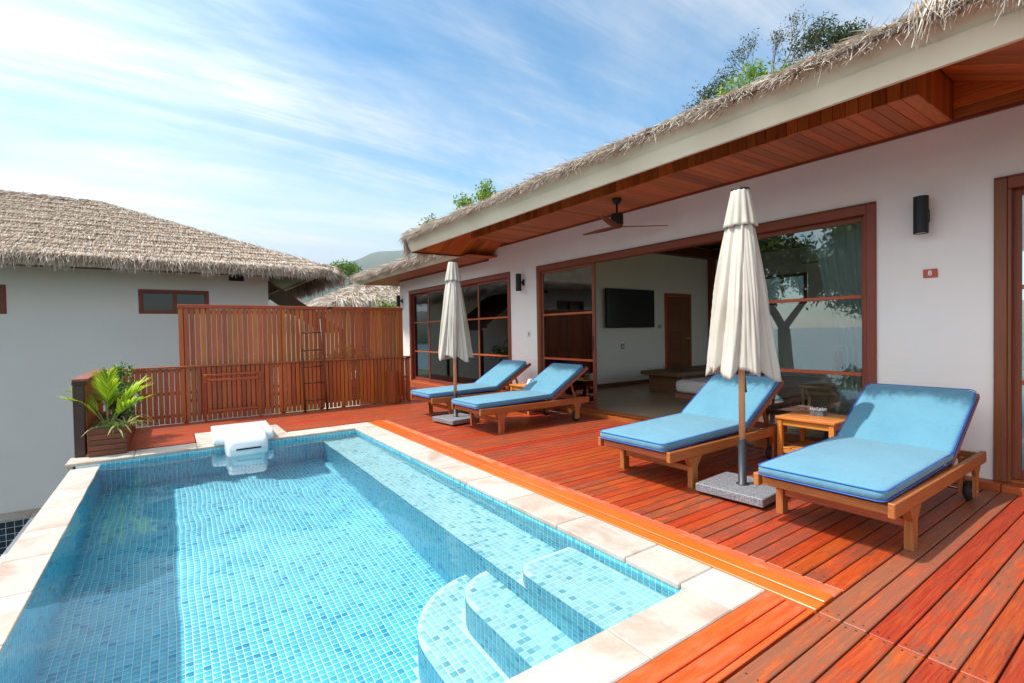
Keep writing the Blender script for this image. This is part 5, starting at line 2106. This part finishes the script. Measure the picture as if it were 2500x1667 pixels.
def make_umbrella():
    t = thing('patio_umbrella', 'x', 'umbrella', (0, 0, 0), 0, 'closed patio umbrellas')
    b = MB()
    b.box(-0.24, 0.24, -0.26, 0.26, 0.022, 0.085, 0.006)
    part('base', b, M['granite'], t)
    b = MB()
    for sx in (-0.17, 0.17):
        for sy in (-0.18, 0.18):
            b.box(sx - .03, sx + .03, sy - .03, sy + .03, 0.001, 0.0215)
    part('foot_pads', b, M['rubber'], t)
    b = MB()
    b.lathe([(0.046, 0.0855), (0.046, 0.092), (0.031, 0.096), (0.031, 0.435), (0.029, 0.44)], 20)
    part('sleeve', b, M['pole_black'], t, True)
    for z in (0.20, 0.40):
        b = MB()
        b.tube([(0.02, -0.02, z), (0.045, -0.045, z), (0.06, -0.06, z)], [0.008, 0.014, 0.014], 10)
        part('clamp_knob', b, M['black'], t)
    b = MB()
    b.lathe([(0.0235, 0.44), (0.0235, 1.6), (0.02, 2.33)], 16)
    part('pole', b, M['int_pole'], t, True)
    # canopy with eight gathered folds
    nS, nR = 256, 40
    b = MB()
    for r in range(nR + 1):
        f = r / nR
        for j in range(nS):
            a = 2 * pi * j / nS
            ph = 8 * (a + 0.45 * f + 0.16 * mnoise.noise((cos(a) * 1.7, sin(a) * 1.7, f * 1.1))) / (2 * pi)
            u_ = ph - math.floor(ph)
            pk = int(math.floor(ph)) % 8
            prof = (u_ / 0.80) ** 0.75 if u_ < 0.80 else 1 - ((u_ - 0.80) / 0.20) ** 0.8
            amp = (1.0, 0.65, 1.25, 0.8, 1.1, 0.6, 1.3, 0.85)[pk]
            fold = 2 * prof - 1
            R = 0.088 + 0.135 * f ** 0.88 + 0.010 * sin(pi * f)
            A = (0.07 + 0.085 * f) * amp
            fine = mnoise.noise((cos(a) * 4.5, sin(a) * 4.5, f * 1.3 + 4)) + 0.8 * mnoise.noise((cos(a) * 9, sin(a) * 9, f * 1.6 + 9)) + 0.45 * mnoise.noise((cos(a) * 19, sin(a) * 19, f * 2.2 + 2))
            rr = R * (1 + A * fold + 0.06 * cos(3 * a + 2.1 * f) + 0.065 * (0.5 + f) * fine)
            zb = 1.0 - 0.075 * prof * amp + 0.05 * mnoise.noise((cos(a) * 2, sin(a) * 2, 7.7))
            z = 2.095 + (zb - 2.095) * f
            b.v.append((rr * cos(a), rr * sin(a), z))
    for r in range(nR):
        for j in range(nS):
            b.f.append((r * nS + j, r * nS + (j + 1) % nS, (r + 1) * nS + (j + 1) % nS, (r + 1) * nS + j))
    c = part('canopy', b, M['canvas'], t, True)
    md = c.modifiers.new('cloth', 'SOLIDIFY')
    md.thickness = 0.0025
    b = MB()
    for r in range(13):
        f = r / 12
        for j in range(nS):
            a = 2 * pi * j / nS
            fold = cos(11 * a + 0.5 * f + 1.6 * mnoise.noise((cos(a) * 1.3, sin(a) * 1.3, 3.3)))
            R = 0.060 + 0.052 * f ** 0.9
            rr = R * (1 + (0.03 + 0.055 * f) * fold + 0.05 * f * mnoise.noise((cos(a) * 2, sin(a) * 2, f * 2)))
            b.v.append((rr * cos(a), rr * sin(a), 2.352 - (0.285 + 0.014 * mnoise.noise((cos(a) * 3, sin(a) * 3, 1.1))) * f))
    for r in range(12):
        for j in range(nS):
            b.f.append((r * nS + j, r * nS + (j + 1) % nS, (r + 1) * nS + (j + 1) % nS, (r + 1) * nS + j))
    c = part('top_flap', b, M['canvas'], t, True)
    md = c.modifiers.new('cloth', 'SOLIDIFY')
    md.thickness = 0.003
    b = MB()
    b.lathe([(0.064, 2.342), (0.068, 2.350), (0.066, 2.360), (0.02, 2.366)], 24)
    part('finial', b, M['black'], t, True)
    for i in range(8):
        a = 2 * pi * (i + 0.5) / 8 - 0.35
        b = MB()
        b.tube([(0.10 * cos(a), 0.10 * sin(a), 1.25), (0.135 * cos(a), 0.135 * sin(a), 0.96)], 0.006, 6)
        part('rib', b, M['black'], t)
    b = MB()
    b.tube([(0.028, -0.012, 1.0), (0.03, -0.014, 0.88), (0.032, -0.015, 0.80)], [0.004, 0.004, 0.011], 8)
    part('pull_cord', b, M['black'], t)
    return t


M['int_pole'] = wood('pole_wood', (0.55, 0.27, 0.12), (0.68, 0.37, 0.18), (0.76, 0.47, 0.26), 'Z', 0.4, 1.0, 0.1, bump=0.08, coat=0.2)
umb0 = make_umbrella()
umb0.location = (3.63, 2.09, 0)
umb0.rotation_euler = (0, 0, radians(4))
umb0['label'] = 'closed cream patio umbrella beside the near pair of loungers, tallest in the photo'
umb1 = copy_tree(umb0)
umb1.location = (3.40, 6.32, 0)
umb1.rotation_euler = (0, 0, radians(7))
umb1.scale = (1, 1, 0.985)
umb1['label'] = 'closed cream patio umbrella further back by the two distant loungers'

# ------------------------------------------------------------------ side tables


def make_table():
    t = thing('side_table', 'x', 'table', (0, 0, 0), 0, 'small teak side tables')
    h, w = 0.45, 0.26
    tp_ = link('table_top', None, t)
    for i in range(5):
        b = MB()
        x0 = -w + 0.06 + i * 0.08
        b.box(x0 + .001, x0 + .079, -w + 0.061, w - 0.061, h - 0.024, h - 0.001, 0.0015)
        part('plank', b, M['table'], tp_)
    for s_ in (-1, 1):
        b = MB()
        x0, x1 = sorted((s_ * w, s_ * (w - 0.059)))
        b.box(x0, x1, -w, w, h - 0.026, h, 0.004)
        part('border', b, M['table'], tp_)
        b = MB()
        y0, y1 = sorted((s_ * w, s_ * (w - 0.06)))
        b.box(-w + 0.06, w - 0.06, y0, y1, h - 0.026, h, 0.004)
        part('border', b, M['table'], tp_)
    for sx in (-1, 1):
        for sy in (-1, 1):
            b = MB()
            b.box(sx * 0.225 - .022, sx * 0.225 + .022, sy * 0.225 - .022, sy * 0.225 + .022, 0.001, h - 0.027, 0.003)
            part('leg', b, M['table_z'], t)
    for s_ in (-1, 1):
        b = MB()
        b.box(s_ * 0.225 - .010, s_ * 0.225 + .010, -0.202, 0.202, h - 0.085, h - 0.028, 0.003)
        part('apron', b, M['table'], t)
        b = MB()
        b.box(-0.202, 0.202, s_ * 0.225 - .010, s_ * 0.225 + .010, h - 0.085, h - 0.028, 0.003)
        part('apron', b, M['table'], t)
        b = MB()
        b.box(s_ * 0.225 - .010, s_ * 0.225 + .010, -0.202, 0.202, 0.10, 0.14, 0.003)
        part('stretcher', b, M['table'], t)
    for i in range(5):
        b = MB()
        b.box(-0.236, 0.236, -0.20 + i * 0.083, -0.128 + i * 0.083, 0.1415, 0.157, 0.003)
        part('shelf_slat', b, M['table'], t)
    return t


M['table_z'] = wood('table_teak_leg', (0.42, 0.12, 0.015), (0.62, 0.21, 0.028), (0.74, 0.32, 0.06), 'Z', 0.34, 0.9, 0.25, bump=0.15, coat=0.25)
tab0 = make_table()
tab0.location = (5.02, 2.15, 0)
tab0['label'] = 'small orange teak side table between the two nearest loungers'
tab1 = copy_tree(tab0)
tab1.location = (4.80, 6.33, 0)
tab1['label'] = 'small teak side table between the two distant loungers'
ash = thing('ashtray', 'grey stone ashtray with a crown of white beads on the near side table', 'ashtray', (5.10, 2.17, 0.4515), radians(8))
b = MB()
b.add([(-.06, -.06, 0), (.06, -.06, 0), (.06, .06, 0), (-.06, .06, 0), (-.048, -.048, .045), (.048, -.048, .045), (.048, .048, .045), (-.048, .048, .045)], [(3, 2, 1, 0), (4, 5, 6, 7), (0, 1, 5, 4), (1, 2, 6, 5), (2, 3, 7, 6), (3, 0, 4, 7)])
part('body', b, M['granite'], ash)
bd = MB()
bd.lathe([(0.0, -0.0085), (0.006, -0.006), (0.0085, 0), (0.006, 0.006), (0.0, 0.0085)], 8, caps=False)
bdm = bd.mesh('bead', M['white_plastic'], True)
for i in range(18):
    a = 2 * pi * i / 18
    link('bead', bdm, ash, (0.063 * cos(a), 0.063 * sin(a), 0.052 + 0.006 * (i % 2)))
for i in range(10):
    a = 2 * pi * i / 10
    link('bead', bdm, ash, (0.04 * cos(a), 0.04 * sin(a), 0.050))
nh = thing('napkin_holder', 'black and white studded holder on the distant side table', 'holder', (4.76, 6.30, 0.4515), radians(-20))
b = MB()
bevel_poly(b, [(-.05, 0), (.06, 0), (.03, .085), (-.02, .085)], -.06, .06)
part('body', b, M['white_plastic'], nh)
st = MB()
st.box(-.007, .007, -.007, .007, -.002, .002)
stm = st.mesh('stud', M['black'])
for i in range(5):
    for j in range(4):
        o = link('stud', stm, nh)
        o.matrix_local = Matrix.Translation((-.045 + .03 * (j + .5) / 4, -.048 + i * .024, .085 * (j + .5) / 4)) @ Matrix.Rotation(radians(-70), 4, 'Y')

# ------------------------------------------------------------------ wall lamps, fan, number plate


def make_lamp():
    t = thing('wall_lamp', 'x', 'wall lamp', (0, 0, 0), 0, 'black cylinder wall lamps')
    b = MB()
    b.lathe([(0.044, -0.155), (0.052, -0.155), (0.052, 0.155), (0.044, 0.155), (0.044, 0.12), (0.0, 0.12)], 28, caps=False)
    part('tube', b, M['black'], t, False)
    b = MB()
    b.lathe([(0.0, -0.150), (0.0435, -0.150)], 24, caps=False)
    part('lens', b, M['white_plastic'], t)
    b = MB()
    b.box(0.045, 0.10, -0.018, 0.018, -0.022, 0.022, 0.003)
    part('arm', b, M['black'], t)
    b = MB()
    b.box(0.10, 0.1155, -0.03, 0.03, -0.055, 0.055, 0.003)
    part('wall_plate', b, M['black'], t)
    return t


lamp0 = make_lamp()
LL = [((WX - 0.117, 1.42, 2.22), 'black cylinder wall lamp above the number plate'), ((WX - 0.117, 7.25, 2.185), 'black cylinder wall lamp between the open doorway and the bedroom door'), ((WX - 0.117, 12.95, 2.19), 'black cylinder wall lamp at the far corner of the villa')]
for i, (p_, lab) in enumerate(LL):
    o = lamp0 if i == 0 else copy_tree(lamp0)
    o.location = p_
    o['label'] = lab

fan = thing('ceiling_fan', 'black ceiling fan with three dark wooden blades under the soffit', 'ceiling fan', (4.74, 4.38, 2.61))
b = MB()
b.lathe([(0.062, 0.3575), (0.060, 0.335), (0.045, 0.305), (0.018, 0.285)], 28)
part('canopy', b, M['black'], fan, True)
b = MB()
b.lathe([(0.0125, 0.29), (0.0125, 0.175), (0.03, 0.168)], 16)
part('rod', b, M['black'], fan, True)
b = MB()
b.lathe([(0.03, 0.168), (0.076, 0.160), (0.080, 0.15), (0.080, 0.035), (0.072, 0.025)], 32)
part('motor', b, M['black'], fan)
b = MB()
b.lathe([(0.074, 0.024), (0.074, 0.004), (0.05, -0.014), (0.0, -0.018)], 28, caps=False)
part('hub', b, M['int_wood'], fan, True)
for i in range(3):
    a = radians(84 + 120 * i)
    b = MB()
    n = 14
    for k_ in range(n + 1):
        f = k_ / n
        r = 0.04 + 0.62 * f
        wdt = 0.050 + 0.045 * sin(pi * min(1, f * 1.3) * 0.9) * (1 - 0.35 * f)
        if f > 0.93:
            wdt *= 1 - (f - .93) * 6
        c_off = 0.035 * f
        tl = radians(14) * (1 - 0.5 * f)
        for s_, th in ((-1, .006), (1, .006), (1, -.006), (-1, -.006)):
            b.v.append((r, c_off + s_ * wdt / 2 * cos(tl), s_ * wdt / 2 * sin(tl) + th * (1 - .5 * f) + 0.012 * f))
    for k_ in range(n):
        for j in range(4):
            b.f.append((k_ * 4 + j, k_ * 4 + (j + 1) % 4, (k_ + 1) * 4 + (j + 1) % 4, (k_ + 1) * 4 + j))
    b.f.append((0, 3, 2, 1))
    b.f.append(tuple(n * 4 + j for j in range(4)))
    part('blade', b, M['int_wood'], fan, True, rot=(0, 0, a))

sign = thing('number_plate', 'small wooden house number plate reading 8 on the white wall', 'sign', (WX - 0.001, 1.386, 1.73))
b = MB()
b.box(-0.014, 0.0, -0.048, 0.048, -0.036, 0.036, 0.003)
part('board', b, M['sill'], sign)
cu = bpy.data.curves.new('numeral', 'FONT')
cu.body = '8'
cu.size = 0.058
cu.align_x = 'CENTER'
cu.align_y = 'CENTER'
cu.extrude = 0.0015
cu.offset = 0.0007
cu.materials.append(M['white_plastic'])
tmp = bpy.data.objects.new('tmp_text', cu)
COL.objects.link(tmp)
nme = bpy.data.meshes.new_from_object(tmp.evaluated_get(bpy.context.evaluated_depsgraph_get()))
bpy.data.objects.remove(tmp)
nme.materials.clear()
nme.materials.append(M['white_plastic'])
nu = bpy.data.objects.new('numeral', nme)
COL.objects.link(nu)
nu.parent = sign
nu.matrix_local = Matrix(((0, 0, -1, -0.0165), (-1, 0, 0, 0), (0, 1, 0, 0), (0, 0, 0, 1)))

# ------------------------------------------------------------------ planter and its plants
plt = site('planter_box', 'dark wooden planter box of horizontal boards at the pool corner', 'planter', (-0.59, 7.9, 0))
PXa, PXb, PYa, PYb = -0.765, -0.420, 7.08, 8.86
for i in range(5):
    z0 = 0.006 + i * 0.060
    b = MB()
    b.box(PXa + 0.004, PXb - 0.004, -0.012, 0.006, 0, 0.0565, 0.003)
    part('board', b, M['planter'], plt, loc=(0, PYa + 0.012, z0))
    b = MB()
    b.box(-0.009, 0.009, PYa + 0.02, PYb - 0.004, 0, 0.0565, 0.003)
    part('board', b, M['planter'], plt, loc=(PXb - 0.01, 0, z0))
    b = MB()
    b.box(-0.009, 0.009, PYa + 0.02, PYb - 0.004, 0, 0.0565, 0.003)
    part('board', b, M['planter'], plt, loc=(PXa + 0.01, 0, z0))
b = MB()
b.box(PXa + 0.021, PXb - 0.021, PYa + 0.021, PYb - 0.01, 0.01, 0.25)
part('soil', b, M['soil'], plt)


def leaf_strip(mb, pts, wid, nrm, col0, col1=None, fold=0.0):
    """one blade-like leaf through pts; wid = width profile"""
    pts = [Vector(p) for p in pts]
    o = len(mb.v)
    k = len(pts)
    for i, p in enumerate(pts):
        t_ = (pts[min(i + 1, k - 1)] - pts[max(i - 1, 0)]).normalized()
        sd = t_.cross(Vector(nrm))
        if sd.length < 1e-4:
            sd = t_.orthogonal()
        sd.normalize()
        up = sd.cross(t_)
        w_ = wid[i]
        mb.v.extend([tuple(p - sd * w_ + up * fold * w_), tuple(p), tuple(p + sd * w_ + up * fold * w_)])
        c1_ = col1 or col0
        mb.c.extend([col0, c1_, col0])
    for i in range(k - 1):
        a = o + i * 3
        mb.f.append((a, a + 1, a + 4, a + 3))
        mb.f.append((a + 1, a + 2, a + 5, a + 4))


palm = site('potted_palm', 'bright yellow-green young palm at the front of the planter box', 'plant', (-0.60, 7.30, 0.25))
pr = random.Random(3)
fr_ = MB()
base = Vector((-0.60, 7.30, 0.25))
stems = MB()
rgt, fwd_ = Vector((cos(yaw), -sin(yaw), 0)), Vector((sin(yaw), cos(yaw), 0))
for (ax, ay, hz, ln, nl) in ((-0.30, -0.05, 0.42, 0.46, 17), (-0.12, 0.10, 0.56, 0.52, 18), (0.10, -0.12, 0.50, 0.50, 18), (0.34, 0.02, 0.44, 0.52, 19), (0.22, 0.22, 0.50, 0.5, 18), (-0.2, -0.25, 0.38, 0.42, 15), (0.45, -0.1, 0.36, 0.46, 15), (0.0, 0.02, 0.60, 0.5, 14)):
    tip = base + rgt * ax + fwd_ * ay + Vector((0, 0, hz))
    mid = base + rgt * ax * 0.32 + fwd_ * ay * 0.3 + Vector((0, 0, hz * 0.72))
    pts = []
    for k_ in range(9):
        f = k_ / 8
        pts.append((base * (1 - f) ** 2 + mid * 2 * f * (1 - f) + tip * f * f))
    stems.tube(pts, [0.008 - 0.006 * k_ / 8 for k_ in range(9)], 6)
    for j in range(nl):
        f = 0.42 + 0.58 * j / (nl - 1)
        i0 = min(7, int(f * 8))
        p = pts[i0].lerp(pts[i0 + 1], f * 8 - i0)
        tg = (pts[min(8, i0 + 1)] - pts[i0]).normalized()
        for s_ in (-1, 1):
            sd = tg.cross(Vector((0, 0, 1))).normalized() * s_
            d = (tg * (0.75 + 0.5 * f) + sd * (1.0 - 0.45 * f) + Vector((0, 0, 0.22))).normalized()
            L = ln * (0.30 + 0.22 * sin(pi * (f - .35) / .7)) * pr.uniform(.85, 1.15)
            q_ = []
            for k_ in range(5):
                g_f = k_ / 4
                q_.append(p + d * L * g_f + Vector((0, 0, -0.10 * L * g_f * g_f * pr.uniform(.5, 1.8))))
            y_ = pr.random()
            c = (0.56, 0.62, 0.04) if y_ > 0.42 else ((0.30, 0.50, 0.03) if y_ > 0.18 else (0.12, 0.32, 0.02))
            w0 = pr.uniform(.008, .013)
            leaf_strip(fr_, q_, [w0 * .5, w0, w0, w0 * .7, w0 * .1], (0, 0, 1), c, None, 0.25)
part('fronds', fr_, M['leaf'], palm)
part('stems', stems, plain('palm_stem', (0.20, 0.28, 0.05), 0.6, 0.2, 12), palm, True)

vg = site('spider_plant', 'variegated cream and green strap-leaved plant under the young palm', 'plant', (-0.50, 7.32, 0.25))
fv = MB()
for i in range(70):
    b0 = Vector((-0.50 + pr.uniform(-.1, .09), 7.32 + pr.uniform(-.12, .16), 0.25))
    a = pr.uniform(0, 2 * pi)
    L = pr.uniform(.18, .38)
    d = Vector((cos(a), sin(a), 0))
    up = pr.uniform(.5, 1.3)
    q_ = [b0 + d * L * f + Vector((0, 0, L * (up * f - (up * .75 + .25) * f * f))) for f in (0, .2, .4, .6, .8, 1)]
    y_ = pr.random()
    c0 = (0.20, 0.34, 0.04) if y_ < .5 else (0.30, 0.42, 0.05)
    c1_ = (0.72, 0.70, 0.30) if y_ < .75 else (0.62, 0.66, 0.22)
    w0 = pr.uniform(.006, .010)
    leaf_strip(fv, q_, [w0 * .6, w0, w0, w0 * .9, w0 * .6, w0 * .08], (0, 0, 1), c1_, c0, 0.2)
part('leaves', fv, M['leaf'], vg)


def leaf_cloud(n, centres, rad, size, cols, squash=1.0, seed=0):
    """n small leaves scattered round the given points; returns V,Q,C"""
    rg = np.random.default_rng(seed)
    ce_ = np.array(centres)[rg.integers(0, len(centres), n)]
    off_ = rg.normal(0, 1, (n, 3))
    off_ /= np.linalg.norm(off_, axis=1, keepdims=True)
    off_ *= (rg.random((n, 1)) ** 0.45) * rad
    off_[:, 2] *= squash
    P = ce_ + off_
    d = rg.normal(0, 1, (n, 3)) + np.array([0, 0, -0.25])
    d /= np.linalg.norm(d, axis=1, keepdims=True)
    e = np.cross(d, rg.normal(0, 1, (n, 3)))
    e /= np.linalg.norm(e, axis=1, keepdims=True)
    L = rg.uniform(size * .7, size * 1.4, (n, 1))
    Wd = L * rg.uniform(.28, .45, (n, 1))
    nn = np.cross(d, e)
    V = np.stack([P, P + d * L * .45 + e * Wd * .5 + nn * L * .06, P + d * L, P + d * L * .45 - e * Wd * .5 + nn * L * .06], 1).reshape(-1, 3)
    Q = np.arange(n * 4).reshape(-1, 4)
    cc = np.array(cols)[rg.integers(0, len(cols), n)] * rg.uniform(.75, 1.25, (n, 1))
    return V, Q, np.repeat(cc, 4, axis=0)


sh = site('flowering_shrub', 'leafy shrub with white flowers behind the young palm in the planter', 'shrub', (-0.52, 8.0, 0.25))
cen = [(-0.55 + pr.uniform(-.1, .15), 7.95 + pr.uniform(-.3, .3), pr.uniform(.38, .72)) for _ in range(22)] + [(-0.52, 8.2, .84), (-0.5, 8.15, .88), (-.55, 8.2, .8)]
V, Q, C = leaf_cloud(900, cen, .11, .06, [(0.07, 0.20, 0.02), (0.16, 0.34, 0.03), (0.05, 0.13, 0.02)], 1.0, 4)
link('leaves', fast_mesh('leaves', V, Q, M['leaf'], C), sh)['kind'] = 'stuff'
b = MB()
for c_ in cen:
    b.tube([(-0.54, 8.0, .24), ((-0.54 + c_[0]) / 2, (8.0 + c_[1]) / 2, .24 + (c_[2] - .24) * .6), c_], [.007, .005, .002], 5)
part('stems', b, M['bark'], sh)
for (fx, fy, fz) in ((-0.36, 7.72, .60), (-0.37, 7.70, .50)):
    b = MB()
    for i in range(5):
        a = 2 * pi * i / 5
        d = Vector((cos(a) * .6, -0.4, sin(a)))
        b.c = []
        o_ = len(b.v)
        p0 = Vector((fx, fy, fz))
        sd = d.cross(Vector((0, 1, 0))).normalized()
        b.v.extend([tuple(p0), tuple(p0 + d * .03 + sd * .014), tuple(p0 + d * .05), tuple(p0 + d * .03 - sd * .014)])
        b.f.append((o_, o_ + 1, o_ + 2, o_ + 3))
    part('flower', b, M['flower'], sh)

# ------------------------------------------------------------------ trees


def grow(rg, p, d, L, r, depth, tubes, tips, spread=0.6, ratio=0.74, kids=(2, 3), up=0.15):
    d = d.normalized()
    p1 = p + d * L * 0.5 + Vector((rg.uniform(-1, 1), rg.uniform(-1, 1), rg.uniform(-1, 1))) * L * 0.05
    p2 = p + d * L
    tubes.tube([p, p1, p2], [r, r * .86, r * .7], 6 if r > .02 else 4, caps=False)
    if depth == 0:
        tips.append(tuple(p2))
        tips.append(tuple(p1))
        return
    if depth <= 1:
        tips.append(tuple(p2))
    for _ in range(rg.randint(*kids)):
        nd_ = d + Vector((rg.gauss(0, 1), rg.gauss(0, 1), rg.gauss(0, 1))) * spread + Vector((0, 0, up))
        grow(rg, p2, nd_, L * ratio * rg.uniform(.8, 1.15), r * .62, depth - 1, tubes, tips, spread, ratio, kids, up)


def tree(name, label, root, fork, L, r, depth, nleaf, lrad, lsize, cols, seed, spread=0.6, ratio=0.74, kids=(2, 3), up=0.15, cat='tree', nstart=3, group=None):
    rg = random.Random(seed)
    t = site(name, label, cat, root, group)
    tubes, tips = MB(), []
    root, fork = Vector(root), Vector(fork)
    m1 = root.lerp(fork, .5) + Vector((rg.uniform(-.15, .15), rg.uniform(-.15, .15), 0)) * (fork - root).length * .15
    tubes.tube([root, m1, fork], [r * 1.7, r * 1.3, r], 10, caps=False)
    for i in range(nstart):
        a = 2 * pi * i / nstart + rg.uniform(-.5, .5)
        grow(rg, fork, Vector((cos(a) * spread * 1.1, sin(a) * spread * 1.1, 1.0)), L, r * .7, depth, tubes, tips, spread, ratio, kids, up)
    part('trunk', tubes, M['bark'], t, True)
    V, Q, C = leaf_cloud(nleaf, tips, lrad, lsize, cols, .8, seed)
    o = link('crown', fast_mesh('crown', V, Q, M['leaf'], C), t)
    return t


DK = [(0.035, 0.06, 0.02), (0.06, 0.09, 0.03), (0.09, 0.10, 0.04), (0.10, 0.07, 0.035)]
LG = [(0.20, 0.32, 0.04), (0.30, 0.42, 0.06), (0.13, 0.24, 0.03)]
MG = [(0.05, 0.12, 0.02), (0.09, 0.18, 0.03), (0.14, 0.24, 0.04)]
tree('bare_tree', 'thin half-bare tree with fine branches showing above the thatched eave', (16.0, 8.4, -3.0), (16.2, 8.35, 8.5), 0.85, 0.05, 4, 1100, .24, .075, DK, 21, .42, .72, (2, 3), .2)
tree('leafy_tree', 'dark leafy tree to the right of the half-bare tree above the eave', (18.4, 7.3, -3.0), (18.3, 7.1, 9.2), 0.7, 0.09, 4, 6000, .42, .10, DK[:3], 8, .62, .70, (2, 3), .1)
tree('low_tree', 'small dark tree left of the half-bare tree above the eave', (15.0, 9.3, -3.0), (15.0, 9.2, 8.3), 0.45, 0.06, 3, 1700, .34, .09, DK[:3], 15, .7, .72, (2, 3), .1)
tree('bright_shrub', 'light green feathery foliage just above the thatch below the half-bare tree', (13.0, 6.9, -3.0), (13.0, 6.95, 6.6), 0.55, 0.03, 3, 2200, .28, .10, LG, 31, .6, .75, (2, 3), .25, 'shrub')
tree('bright_shrub', 'light green tuft of foliage above the thatch under the small dark tree', (12.5, 7.6, -3.0), (12.5, 7.6, 6.35), 0.4, 0.03, 3, 1300, .25, .10, LG, 33, .6, .75, (2, 3), .25, 'shrub')
tree('garden_shrub', 'light green leafy branches rising behind the middle of the thatched eave', (8.4, 13.8, -3.2), (8.4, 13.75, 4.55), 0.55, 0.025, 3, 1500, .25, .12, LG, 12, .5, .75, (2, 3), .3, 'shrub')
tree('climbing_shrub', 'sparse leafy twigs poking over the far end of the thatched eave', (6.1, 12.6, -3.2), (6.3, 12.6, 3.75), 0.3, 0.018, 3, 800, .24, .09, LG + [(0.3, 0.16, 0.04)], 17, .6, .75, (2, 3), .15, 'shrub')
tree('round_tree', 'small green tree between the neighbouring thatched roofs', (7.2, 24.6, -3.5), (7.15, 24.5, 3.4), 0.5, 0.06, 3, 1900, .40, .13, MG + LG[:1], 19, .6, .75, (2, 3), .15)
tree('corner_shrub', 'green leafy branches behind the far corner of the villa', (5.75, 15.3, -3.5), (5.75, 15.3, 1.85), 0.26, 0.02, 3, 500, .22, .10, LG + MG, 23, .8, .75, (2, 3), .05, 'shrub')
# seen only in the reflections of the glass doors
tree('shore_tree', 'broad shady tree on the seaward side, mirrored in the near glass pane', (-8.2, 9.0, -3.6), (-8.0, 9.2, 1.2), 1.35, 0.22, 4, 11000, .62, .20, MG + DK[:2], 44, .6, .74, (2, 3), .06)
tree('shore_tree', 'darker tree on the seaward side, mirrored at the outer edge of the near glass pane', (-11.0, 7.2, -3.6), (-11.0, 7.2, 1.5), 1.3, 0.18, 4, 8000, .62, .20, MG + DK[:2], 52, .6, .74, (2, 3), .08)
tree('shore_shrub', 'leafy shrub on the seaward side, mirrored low in the near glass pane', (-6.5, 7.0, -3.6), (-6.5, 7.0, -1.5), 0.6, 0.04, 3, 2600, .40, .14, MG + LG, 47, .8, .75, (2, 3), .1, 'shrub')
tree('shore_shrub', 'wide green shrub on the seaward side, mirrored below the shady tree', (-7.6, 10.2, -3.6), (-7.6, 10.0, -1.4), 0.7, 0.04, 3, 2600, .42, .14, MG + LG, 49, .8, .75, (2, 3), .1, 'shrub')
tree('garden_shrub', 'leafy shrub behind the privacy screen, mirrored in the far bedroom door', (3.0, 10.6, -3.5), (3.0, 10.6, 0.1), 0.35, 0.02, 3, 1400, .25, .10, MG + LG, 61, .7, .75, (2, 3), .1, 'shrub')

# ------------------------------------------------------------------ hazy air over the far valley
hz = MB()
hz.box(-900, 2600, 1000, 2500, -60, 300)
m_hz, n_, l_, p_ = new_mat('haze_air')
n_.remove(p_)
vs_ = nd(n_, 'ShaderNodeVolumePrincipled')
vs_.inputs['Color'].default_value = (0.88, 0.93, 1.0, 1)
vs_.inputs['Density'].default_value = 0.0013
vs_.inputs['Anisotropy'].default_value = 0.2
l_.new(vs_.outputs[0], n_['Material Output'].inputs['Volume'])
tag(part('haze', hz, m_hz), kind='stuff')
